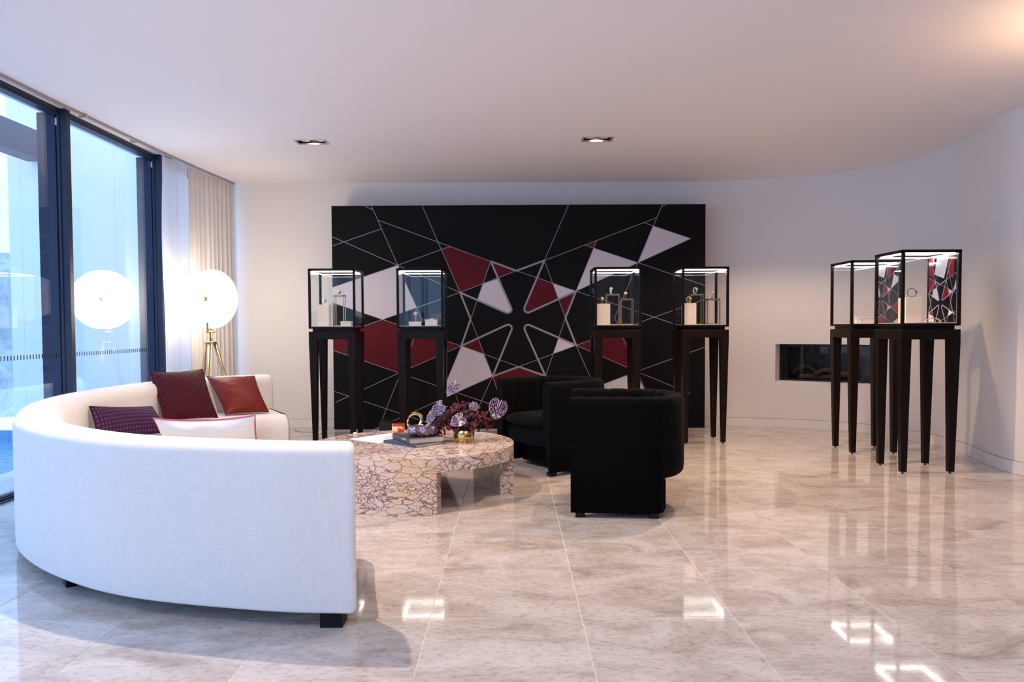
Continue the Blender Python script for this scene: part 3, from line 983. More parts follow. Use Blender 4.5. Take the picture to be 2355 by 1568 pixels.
def clip(poly, x0, x1, y0, y1):
    for ax, lim, sgn in ((0, x0, 1), (0, x1, -1), (1, y0, 1), (1, y1, -1)):
        out = []
        for i in range(len(poly)):
            p, q = poly[i - 1], poly[i]
            pin, qin = (p[ax] - lim) * sgn >= 0, (q[ax] - lim) * sgn >= 0
            if pin != qin:
                t = (lim - p[ax]) / (q[ax] - p[ax])
                out.append((p[0] + (q[0] - p[0]) * t, p[1] + (q[1] - p[1]) * t))
            if qin:
                out.append(q)
        poly = out
        if len(poly) < 3:
            return []
    return poly


def print_layer(polys, bounds, conv, depth):
    b = MB()
    for idx, p in enumerate(polys):
        p = clip(p, *bounds)
        if len(p) < 3:
            continue
        ar = sum(p[i - 1][0] * p[i][1] - p[i][0] * p[i - 1][1] for i in range(len(p)))
        if abs(ar) < 0.5:
            continue
        if ar < 0:
            p = p[::-1]
        b.add([conv(x, y, depth + idx * 1.2e-5) for x, y in p], [tuple(range(len(p)))])
    return b


def conv_board(x, y, d):
    return ((x - 1191) * PU, -d, (732.5 - y) * PU)


bd = thing('backdrop_panel', 'large black freestanding backdrop printed with a white and burgundy star pattern of crossing lines', 'backdrop',
           (0.071, 9.12, 1.299))
BX0, BX1, BZ0, BZ1 = -2.155, 2.180, -1.285, 1.315
MB().box(BX0, BX1, 0.0, 0.12, BZ0, BZ1).obj('panel', 'print_black', bd, bevel=0.003)
MB().box(BX0 + 0.01, BX1 - 0.01, 0.01, 0.11, -1.299, BZ0).obj('base_rail', 'steelgrey', bd)
bounds = (1191 + BX0 / PU + 0.3, 1191 + BX1 / PU - 0.3, 732.5 - BZ1 / PU + 0.3, 732.5 - BZ0 / PU - 0.3)
print_layer(WHITE, bounds, conv_board, 0.0008).obj('white_facets', 'print_white', bd, label='pale lilac-white printed facets')
print_layer(RED, bounds, conv_board, 0.0011).obj('burgundy_facets', 'print_red', bd, label='burgundy printed facets')
print_layer([seg_poly(a, c, 1.3) for a, c in THIN], bounds, conv_board, 0.0015).obj('thin_lines', 'print_line', bd, label='thin mauve printed lines')
print_layer([seg_poly(a, c, 4.3) for a, c in THICK], bounds, conv_board, 0.0024).obj('thick_lines', 'print_line', bd, label='thick mauve lines of the printed star')

# ------------------------------------------------------------------ display cases
S2 = 0.2375


def make_case(x, y, label):
    t = thing('display_case', label, 'display case', (x, y, 0), 0, 'lit glass display cases on tall legs')
    for sx in (-1, 1):
        for sy in (-1, 1):
            o = MB()
            def q(cx, cy, s, z):
                return [(cx - sx * 0, cy, z)]
            top, bot = S2, S2 - 0.022
            wt, wb = 0.082, 0.046
            vs = []
            for (e, w, z) in ((bot, wb, 0.014), (top, wt, 1.085)):
                xs = sorted((sx * e, sx * (e - w))); ys = sorted((sy * e, sy * (e - w)))
                vs += [(xs[0], ys[0], z), (xs[1], ys[0], z), (xs[1], ys[1], z), (xs[0], ys[1], z)]
            o.add(vs, [(3, 2, 1, 0), (4, 5, 6, 7), (0, 1, 5, 4), (1, 2, 6, 5), (2, 3, 7, 6), (3, 0, 4, 7)])
            lg = o.obj('leg', 'espresso', t)
            cx_, cy_ = sx * (bot - wb / 2), sy * (bot - wb / 2)
            MB().lathe([(0.011, 0.0), (0.011, 0.004), (0.004, 0.006), (0.004, 0.0145)], (cx_, cy_, 0), 10).obj('foot', 'blackfoot', lg)
    b = MB()
    for sx in (-1, 1):
        b.box(min(sx * S2, sx * (S2 - .04)), max(sx * S2, sx * (S2 - .04)), -S2, S2, 1.085, 1.165)
        b.box(-S2 + .04, S2 - .04, min(sx * S2, sx * (S2 - .04)), max(sx * S2, sx * (S2 - .04)), 1.085, 1.165)
    b.box(-S2 + .04, S2 - .04, -S2 + .04, S2 - .04, 1.15, 1.165)
    b.obj('apron', 'espresso', t, bevel=0.003)
    MB().box(-S2 + .033, S2 - .033, -S2 + .033, S2 - .033, 1.165, 1.194).obj('neck', 'espresso', t)
    MB().box(-S2, S2, -S2, S2, 1.194, 1.214).obj('case_base', 'espresso', t, bevel=0.003)
    MB().box(-S2 + .03, S2 - .03, -S2 + .03, S2 - .03, 1.214, 1.219).obj('display_pad', 'plinth', t)
    for sx in (-1, 1):
        for sy in (-1, 1):
            MB().box(min(sx * S2, sx * (S2 - .024)), max(sx * S2, sx * (S2 - .024)), min(sy * S2, sy * (S2 - .024)),
                     max(sy * S2, sy * (S2 - .024)), 1.214, 1.778).obj('post', 'espresso', t, bevel=0.002)
    b = MB()
    b.box(-S2, S2, -S2, S2, 1.790, 1.802)
    for sx in (-1, 1):
        b.box(min(sx * S2, sx * (S2 - .024)), max(sx * S2, sx * (S2 - .024)), -S2, S2, 1.778, 1.792)
        b.box(-S2, S2, min(sx * S2, sx * (S2 - .024)), max(sx * S2, sx * (S2 - .024)), 1.778, 1.792)
    b.obj('top_frame', 'espresso', t)
    g = S2 - 0.012
    for a in range(4):
        bb = MB().box(-S2 + .024, S2 - .024, -g - .002, -g + .002, 1.214, 1.779)
        o = bb.obj('glass_pane', 'cglass', t); o.rotation_euler[2] = a * PI / 2
    for a in range(4):
        o = MB().box(-S2 + .035, S2 - .035, -S2 + .03, -S2 + .038, 1.770, 1.777).obj('led_strip', 'led', t)
        o.rotation_euler[2] = a * PI / 2
    return t


CX = dict(c1=(-1.824, 8.18), c2=(-0.930, 8.18), c3=(1.075, 8.16), c4=(1.962, 8.17), c6=(3.375, 7.485), c5=(3.354, 6.50))
LB = dict(c1='leftmost dark wood display case, standing at the left edge of the patterned backdrop',
          c2='second display case from the left, holding only two low boxes',
          c3='third display case from the left, behind the two black barrel chairs',
          c4='display case standing at the right edge of the patterned backdrop',
          c6='display case with one beige box, rear one of the two by the curved wall',
          c5='front right display case with a black bracelet on a plinth, nearest the camera')
cases = {}
for k in CX:
    cases[k] = make_case(*CX[k], LB[k])


# printed right-hand panels in the two cases by the curved wall
def side_panel(case, u_c, z_c, scale, half_w):
    z0, z1 = 1.222, 1.764
    MB().box(0.212, 0.216, -half_w, half_w, z0, z1).obj('printed_panel', 'panel_black', case, label='black side panel printed with the star pattern')

    def cv(x, y, d):
        return (0.212 - d, u_c - (x - 1191) * PU * scale, z_c + (732.5 - y) * PU * scale)
    k = PU * scale
    bnd = (1191 - (half_w - u_c) / k, 1191 + (half_w + u_c) / k, 732.5 - (z1 - z_c) / k, 732.5 + (z_c - z0) / k)
    EXW = [[(1120, 560), (1225, 590), (1290, 430), (1180, 330)], [(1010, 420), (1090, 560), (1130, 430)]]
    EXR = [[(1040, 300), (1060, 560), (1120, 585), (1090, 400)], [(1260, 560), (1330, 600), (1330, 400), (1290, 430)]]
    EXL = [((1040, 300), (1129, 601)), ((1252, 599), (1340, 300)), ((1180, 330), (1324, 670)), ((1060, 672), (1290, 430))]
    for nm, pl_, mt, dd, lab in (('white_facets', WHITE + EXW, 'panel_white', .0006, 'white printed facets'),
                                 ('red_facets', RED + EXR, 'panel_red', .0009, 'red printed facets'),
                                 ('printed_lines', [seg_poly(a, c, 2.0) for a, c in THIN + EXL] + [seg_poly(a, c, 5) for a, c in THICK],
                                  'panel_line', .0013, 'pale printed lines')):
        print_layer(pl_, bnd, cv, dd).obj(nm, mt, case, label=lab)


side_panel(cases['c5'], 0.02, 1.385, 0.275, 0.205)
side_panel(cases['c6'], 0.12, 1.455, 0.275, 0.205)


# things inside the cases
Z0 = 1.219


def plinth(x, y, w, h, label):
    o = MB().box(-w / 2, w / 2, -w / 2, w / 2, 0, h).obj('display_plinth', 'plinth', loc=(x, y, Z0), bevel=0.002)
    o['label'] = label; o['category'] = 'plinth'


def brass_frame(x, y, w, h, label, d=0.09):
    t = thing('display_stand', label, 'display stand', (x, y, Z0))
    b = MB(); r = 0.0045
    for sx in (-1, 1):
        for sy in (-1, 1):
            b.box(sx * w / 2 - r, sx * w / 2 + r, sy * d / 2 - r, sy * d / 2 + r, 0, h - 0.006)
    for z in (0.0, h - 0.016):
        for s_ in (-1, 1):
            b.box(-w / 2 - r, w / 2 + r, s_ * d / 2 - r, s_ * d / 2 + r, z, z + 0.009)
            b.box(s_ * w / 2 - r, s_ * w / 2 + r, -d / 2 - r, d / 2 + r, z, z + 0.009)
    b.obj('frame', 'oldbrass', t)
    MB().box(-w / 2 - r, w / 2 + r, -d / 2 - r, d / 2 + r, h - 0.006, h).obj('top_plate', 'oldbrass', t)


def watch(x, y, z, label, yaw=0.0, w=0.034, straps='strap', case_m='gold', strap_h=0.062):
    t = thing('wristwatch', label, 'watch', (x, y, z), yaw)
    # C-shaped holder stand
    MB().lathe([(0.014, 0), (0.014, 0.003), (0.003, 0.004), (0.003, 0.02)], n=12).obj('stand', 'oldbrass', t)
    b = MB()
    n_ = 20
    R = strap_h / 2
    pts = [(0.0, 0.6 * R * math.sin(2 * PI * k / n_), 0.006 + R + R * math.cos(2 * PI * k / n_)) for k in range(n_)]
    vs, fs = [], []
    for k, p in enumerate(pts):
        for dx, dr in ((-1, 0), (1, 0), (1, 1), (-1, 1)):
            q = Vector((p[0], p[1], p[2])); c_ = Vector((0, 0, 0.006 + R))
            q = q + (q - c_).normalized() * (0.003 * dr)
            vs.append((dx * w * 0.27, q.y, q.z))
    for k in range(n_):
        a, c = k * 4, ((k + 1) % n_) * 4
        for i in range(4):
            j = (i + 1) % 4
            fs.append((a + i, a + j, c + j, c + i))
    b.add(vs, fs, 0, True)
    b.obj('strap', straps, t)
    mt = Matrix.Translation((0, -0.5 * R - 0.004, 0.006 + R * 1.55)) @ Matrix.Rotation(PI / 2 - 0.75, 4, 'X')
    c_ = MB().lathe([(w * 0.5, -0.004), (w * 0.56, 0), (w * 0.5, 0.004), (w * 0.42, 0.005)], n=20, mat=mt).obj('watch_case', case_m, t)
    MB().lathe([(0.0, 0.0052), (w * 0.42, 0.0055)], n=20, mat=mt).obj('dial', 'dial', c_)


def pocket(x, y, z, stem, label, r=0.021):
    t = thing('pendant_watch', label, 'watch', (x, y, z))
    MB().tube([(0, 0, 0), (0, 0, stem)], 0.0025, 8).obj('stem', 'silver', t)
    mt = Matrix.Translation((0, 0, stem + r * 0.9)) @ Matrix.Rotation(PI / 2, 4, 'X')
    c_ = MB().lathe([(r * .9, -0.005), (r, 0), (r * .9, 0.005), (r * .85, 0.006)], n=24, mat=mt).obj('watch_case', 'gold', t)
    MB().lathe([(0, 0.0062), (r * .84, 0.0064)], n=24, mat=mt).obj('dial', 'dial', c_)
    ring = [(0.006 * math.cos(a), 0, stem + r * 2 + 0.003 + 0.006 * math.sin(a)) for a in [2 * PI * k / 12 for k in range(12)]]
    MB().tube(ring, 0.0016, 6, closed=True).obj('crown_ring', 'gold', t)


def jewel_box(x, y, w, d, h, label, cat='box', lid='whitebox', rz=0, gold=False):
    t = thing('jewellery_box', label, cat, (x, y, Z0), rz)
    MB().box(-w / 2, w / 2, -d / 2, d / 2, 0, h * 0.68).obj('box_base', 'plinth', t, bevel=0.0015)
    MB().box(-w / 2 - .002, w / 2 + .002, -d / 2 - .002, d / 2 + .002, h * 0.68, h).obj('lid', lid, t, bevel=0.0015)
    if gold:
        pts = [(0.02 * math.cos(a) * (1 + .3 * math.sin(3 * a)), 0.012 * math.sin(a), h + 0.003 + .004 * (1 + math.sin(2 * a))) for a in [2 * PI * k / 20 for k in range(20)]]
        o = thing('gold_jewel', 'small gold jewel lying on the ' + gold, 'jewellery', (x, y, Z0 + 0.0), rz)
        MB().tube(pts, 0.0022, 6, closed=True).obj('chain', 'gold', o)
        MB().lathe([(0.001, h + .001), (0.006, h + .004), (0.001, h + .009)], n=8).obj('stone', 'dial', o)
    return t


# case 1
plinth(-1.935, 8.10, 0.115, 0.222, 'cream suede plinth in the leftmost display case')
pocket(-1.935, 8.10, Z0 + 0.222, 0.024, 'round white pendant watch on the cream plinth, leftmost case')
brass_frame(-1.795, 8.18, 0.10, 0.325, 'tall open brass display frame in the leftmost display case')
pocket(-1.80, 8.18, Z0 + 0.325, 0.012, 'round white pendant watch on top of the tall brass frame, leftmost case', r=0.024)
jewel_box(-1.70, 8.06, 0.105, 0.09, 0.05, 'low white jewellery box at the right corner of the leftmost display case')
# case 2
jewel_box(-0.997, 8.08, 0.118, 0.10, 0.042, 'low beige box under a round watch, second case from the left', lid='plinth')
pocket(-0.99, 8.08, Z0 + 0.042, 0.058, 'round pale gold watch on a stem above a beige box, second case', r=0.024)
jewel_box(-0.83, 8.10, 0.12, 0.11, 0.065, 'white-lidded box beside the round watch, second case from the left', gold='white-lidded box in the second case from the left')
# case 3
plinth(0.935, 8.03, 0.130, 0.215, 'cream suede plinth at the front left of the case with three round watches')
watch(0.925, 8.03, Z0 + 0.215, 'gold watch with brown strap on the cream plinth, third case from the left', 0.1)
brass_frame(1.065, 8.28, 0.135, 0.325, 'rear brass frame with dark inside, in third case from the left')
watch(1.045, 8.26, Z0 + 0.325, 'steel watch on the rear brass frame, highest in the third case from the left', 0.0, straps='silver', case_m='silver')
brass_frame(1.185, 8.10, 0.125, 0.27, 'front right brass frame in third case from the left')
watch(1.175, 8.10, Z0 + 0.27, 'gold watch on the right-hand brass frame, third case from the left', -0.1)
# case 4
plinth(1.815, 8.03, 0.125, 0.215, 'pale plinth at the front left of the case at the right edge of the backdrop')
watch(1.81, 8.03, Z0 + 0.215, 'narrow all-gold watch on the pale plinth, case at the right edge of the backdrop', 0.9, straps='gold')
brass_frame(1.945, 8.28, 0.13, 0.32, 'rear brass frame in the case at the right edge of the backdrop')
watch(1.93, 8.26, Z0 + 0.32, "sideways steel watch on the rear brass frame, case at the backdrop's right edge", 0.7, straps='silver', case_m='silver')
brass_frame(2.075, 8.10, 0.125, 0.265, 'front right brass frame in the case at the right edge of the backdrop')
watch(2.065, 8.10, Z0 + 0.265, "sideways steel watch on the right brass frame, case at the backdrop's right edge", 0.6, straps='silver', case_m='gold')
# case 6
jewel_box(3.31, 7.36, 0.135, 0.11, 0.062, 'beige jewellery box in the rear case by the curved wall', gold='beige box in the rear case by the curved wall')
# case 5
plinth(3.285, 6.47, 0.13, 0.207, 'tan plinth under the black bracelet in the front right display case')
t = thing('bracelet', 'thin black bracelet standing upright on the tan plinth in the front right case', 'bracelet', (3.29, 6.45, Z0 + 0.207))
ring = [(0.036 * math.cos(a), 0.006 * math.sin(a), 0.040 + 0.036 * math.sin(a)) for a in [2 * PI * k / 32 for k in range(32)]]
MB().tube(ring, 0.0028, 8, closed=True).obj('band', 'black', t)
MB().lathe([(0.008, -.004), (0.010, 0), (0.008, .004)], n=16, mat=Matrix.Translation((0.036, 0, 0.046)) @ Matrix.Rotation(PI / 2, 4, 'Y')).obj('clasp', 'black', t)
b = MB()
b.tube(catmull([(3.30, 6.36, Z0 + .012), (3.36, 6.37, Z0 + .022), (3.43, 6.38, Z0 + .036), (3.485, 6.40, Z0 + .034), (3.52, 6.42, Z0 + .005)], 6), 0.0035, 8)
b.tube(catmull([(3.28, 6.38, Z0 + .004), (3.34, 6.36, Z0 + .014), (3.40, 6.345, Z0 + .006), (3.45, 6.36, Z0 + .004)], 6), 0.003, 8)
b.obj('bangle', 'silver', label='curved silver open bangle lying on the floor of the front right case', category='bracelet')

# ------------------------------------------------------------------ floor lamp
lamp = thing('floor_lamp', 'brass tripod floor lamp with a large glowing white disc shade behind the sofa', 'lamp', (-3.045, 7.9, 0))
prof = []
for k in range(25):
    a = -PI / 2 + PI * k / 24
    prof.append((max(0.0005, 0.297 * math.cos(a) ** 0.55), 0.085 * math.sin(a)))
yaw_l = 0.28
mt = Matrix.Translation((0.02, 0, 1.497)) @ Matrix.Rotation(-yaw_l, 4, 'Z') @ Matrix.Rotation(PI / 2, 4, 'X')
MB().lathe(prof, n=64, mat=mt).obj('lamp_shade', 'shade', lamp)
for s_ in (1, -1):
    k2 = mt @ Matrix.Translation((0, 0, 0.085 * s_)) @ Matrix.Rotation(0 if s_ > 0 else PI, 4, 'X')
    MB().lathe([(0.028, -0.004), (0.028, 0.012), (0.022, 0.020), (0.010, 0.023)], n=20, mat=k2).obj('knob', 'brass', lamp)
MB().lathe([(0.0085, 1.09), (0.0085, 1.17)], n=16).lathe([(0.006, 1.17), (0.013, 1.172), (0.013, 1.245), (0.004, 1.25)], (0, 0, 0), 16).obj('stem', 'brass', lamp)
MB().lathe([(0.015, 1.158), (0.050, 1.160), (0.050, 1.172), (0.015, 1.175)], n=24).obj('collar', 'brass', lamp)
MB().lathe([(0.03, 1.052), (0.064, 1.056), (0.064, 1.068), (0.020, 1.073), (0.016, 1.10)], n=24).obj('hub', 'brass', lamp)
for sy in (-1, 1):
    MB().box(-0.012, 0.012, sy * 0.062 - 0.002, sy * 0.062 + 0.002, 1.165, 1.262).box(
        -0.012, 0.012, min(0, sy * 0.062), max(0, sy * 0.062), 1.165, 1.170).obj('bracket', 'brass', lamp)
for k, a in enumerate((PI * 1.5 + 0.05, PI * 1.5 + 0.05 + 2 * PI / 3, PI * 1.5 + 0.05 + 4 * PI / 3)):
    ca, sa = math.cos(a), math.sin(a)
    MB().tube([(0.043 * ca, 0.043 * sa, 1.06), (0.30 * ca + .02, 0.30 * sa, 0.0)], [0.020, 0.016], 6).obj('leg', 'oldbrass', lamp)

# ------------------------------------------------------------------ curved sofa
OUT = [(-.62, 3.06), (-1.01, 3.10), (-1.62, 3.265), (-2.09, 3.545), (-2.50, 3.93), (-2.80, 4.38), (-3.08, 4.93), (-3.26, 5.55),
       (-3.31, 6.2), (-3.27, 6.85), (-3.11, 7.35), (-2.85, 7.75), (-2.5, 8.0)]
INN = [(-.82, 4.05), (-1.07, 4.09), (-1.33, 4.22), (-1.58, 4.40), (-1.81, 4.65), (-1.99, 4.95), (-2.15, 5.29), (-2.30, 5.72),
       (-2.36, 6.15), (-2.33, 6.6), (-2.26, 6.86), (-2.15, 6.98), (-1.97, 7.05)]
OC = catmull([(x, y, 0) for x, y in OUT], 10)
IC = catmull([(x, y, 0) for x, y in INN], 10)


def sweep(profile, name, mat, parent, endr=0.035, **tags):
    """profile: closed list of (metres inward from the outer edge, z)"""
    cs = sum(p[0] for p in profile) / len(profile); cz = sum(p[1] for p in profile) / len(profile)
    st = []
    N = len(OC)
    def station(i):
        o, q = OC[i], IC[i]
        return o, (q - o).normalized()
    t0 = (OC[1] - OC[0]).normalized(); t1 = (OC[-1] - OC[-2]).normalized()
    rings = []
    def ring(o, d, shrink):
        r = []
        for s_, z in profile:
            vx, vz = s_ - cs, z - cz
            L = math.hypot(vx, vz)
            f = max(0, (L - shrink)) / L
            p = o + d * (cs + vx * f)
            r.append((p.x, p.y, cz + vz * f))
        return r
    for k in range(5):       # rounded start
        a = PI / 2 * k / 4
        o, d = station(0)
        rings.append(ring(o, d, endr * (1 - math.sin(a))))
    for i in range(1, N - 1):
        o, d = station(i)
        rings.append(ring(o, d, 0))
    for k in range(5):
        a = PI / 2 * k / 4
        o, d = station(N - 1)
        rings.append(ring(o - t1 * (endr * (1 - math.cos(a)) * -0.0) , d, endr * (1 - math.cos(a))))
    # push the end rings outwards so that the ends bulge softly
    m = len(profile)
    b = MB()
    flat = []
    for k, r in enumerate(rings):
        sh = Vector((0, 0, 0))
        if k < 5:
            sh = t0 * (endr * (1 - math.cos(PI / 2 * k / 4)))
        elif k >= len(rings) - 5:
            kk = k - (len(rings) - 5)
            sh = -t1 * (endr * (1 - math.sin(PI / 2 * kk / 4)))
        flat += [tuple(Vector(p) + sh) for p in r]
    fs = []
    for k in range(len(rings) - 1):
        for i in range(m):
            j = (i + 1) % m
            fs.append((k * m + i, (k + 1) * m + i, (k + 1) * m + j, k * m + j))
    b.add(flat, fs, 0, True)
    b.add(flat, [tuple(range(m)), tuple(reversed(range((len(rings) - 1) * m, len(rings) * m)))], 0)
    return b.obj(name, mat, parent, **tags)


def rrect(x0, x1, z0, z1, rs, n=6):
    """rounded rectangle, radii (bottom-left, bottom-right, top-right, top-left)"""
    out = []
    for (cx, cz, r, a0) in ((x0 + rs[0], z0 + rs[0], rs[0], PI), (x1 - rs[1], z0 + rs[1], rs[1], 1.5 * PI),
                            (x1 - rs[2], z1 - rs[2], rs[2], 0), (x0 + rs[3], z1 - rs[3], rs[3], PI / 2)):
        for k in range(n + 1):
            a = a0 + PI / 2 * k / n
            out.append((cx + r * math.cos(a), cz + r * math.sin(a)))
    return out


def dense(p, d=0.08):
    out = []
    for i in range(len(p)):
        a, c = p[i], p[(i + 1) % len(p)]
        L = math.hypot(c[0] - a[0], c[1] - a[1])
        k = max(1, int(L / d))
        for j in range(k):
            out.append((a[0] + (c[0] - a[0]) * j / k, a[1] + (c[1] - a[1]) * j / k))
    return out


sofa = thing('curved_sofa', 'long curved cream linen sofa with low rounded back, seen from behind at the left', 'sofa', (0, 0, 0))
sweep(dense(rrect(0.0, 0.25, 0.065, 0.735, (0.012, 0.012, 0.10, 0.055))), 'backrest', 'sofa', sofa, 0.03)
sweep(dense(rrect(0.24, 0.99, 0.065, 0.405, (0.012, 0.03, 0.12, 0.02))), 'seat', 'sofa', sofa, 0.05)
for (x, y, rz) in [(-0.73, 3.14, 0.0), (-2.07, 3.66, -0.9), (-3.10, 5.5, 0), (-2.72, 7.70, 0), (-0.92, 3.95, 0), (-2.1, 5.5, 0), (-2.1, 6.95, 0), (-3.1, 6.9, 0)]:
    MB().box(-0.045, 0.045, -0.045, 0.045, 0, 0.068).obj('foot', 'blackfoot', sofa, loc=(x, y, 0), rz=rz)


# ------------------------------------------------------------------ cushions
def cushion(name, c4, thick, mats, label, piping=None, n=22, puff=0.5, wrinkle=0.0, sag=0.03):
    """c4 = TL, TR, BR, BL corner points, seen from the front"""
    TL, TR, BR, BL = [Vector(p) for p in c4]
    cen = (TL + TR + BR + BL) / 4
    nrm = ((TR - TL).cross(BL - TL)).normalized() * -1
    if nrm.dot(Vector((0, 0, 1.2)) + Vector((0, 0, 0)) - cen) < 0:
        nrm = -nrm

    def pt(u, v, side):
        # pull the edges in between the corners
        x, y = 2 * u - 1, 2 * v - 1
        x2 = x * (1 - sag * 2 * (1 - y * y) * abs(x) ** 1)
        y2 = y * (1 - sag * 2 * (1 - x * x) * abs(y) ** 1)
        uu, vv = (x2 + 1) / 2, (y2 + 1) / 2
        p = (BL * (1 - uu) + BR * uu) * (1 - vv) + (TL * (1 - uu) + TR * uu) * vv
        h = max(0, (1 - x * x)) ** puff * max(0, (1 - y * y)) ** puff
        h *= 1 + wrinkle * math.sin(9 * x + 14 * y) * 0.3 + wrinkle * 0.25 * math.sin(23 * y - 5 * x)
        return p + nrm * (side * thick / 2 * h)
    b = MB()
    b.grid(lambda u, v: pt(u, v, 1), n, n, 0)
    b.grid(lambda u, v: pt(1 - u, v, -1), n, n, 1)
    # origin in the middle
    b.v = [tuple(Vector(p) - cen) for p in b.v]
    t = thing(name, label, 'cushion', cen, 0, 'throw cushions on the curved sofa')
    b.obj('cover', mats, t)
    if piping:
        per = []
        for k in range(40):
            s_ = k / 10
            e, f = int(s_), s_ - int(s_)
            u, v = ((f, 0), (1, f), (1 - f, 1), (0, 1 - f))[e]
            per.append(pt(u, v, 0) - cen)
        MB().tube(per, piping[1], 6, closed=True).obj('piping', piping[0], t)
    return t


cushion('cushion', [(-3.16, 6.80, .82), (-2.80, 7.08, .835), (-2.58, 6.84, .42), (-2.93, 6.55, .42)], 0.15, ['quilt', 'quilt'],
        'large burgundy quilted cushion leaning against the far back of the sofa', ('petal', 0.004))
cushion('cushion', [(-2.87, 7.34, .75), (-2.50, 7.58, .74), (-2.27, 7.28, .42), (-2.60, 7.08, .42)], 0.14, ['rust', 'satin'],
        'rust red silk cushion with grey back at the far end of the sofa', ('rust', 0.004), wrinkle=0.08)
cushion('cushion', [(-2.98, 5.50, .655), (-2.78, 6.02, .60), (-2.58, 5.92, .425), (-2.86, 5.36, .425)], 0.13, ['knit', 'knit'],
        'low purple waffle-knit cushion at the inner left curve of the sofa', ('knit', 0.006))
cushion('cushion', [(-1.75, 3.80, .765), (-1.20, 3.64, .795), (-1.17, 3.78, .42), (-1.72, 3.95, .42)], 0.15, ['cream', 'cream'],
        'cream cushion with pink piping showing above the near back of the sofa', ('pink', 0.004), wrinkle=0.35, sag=0.05)

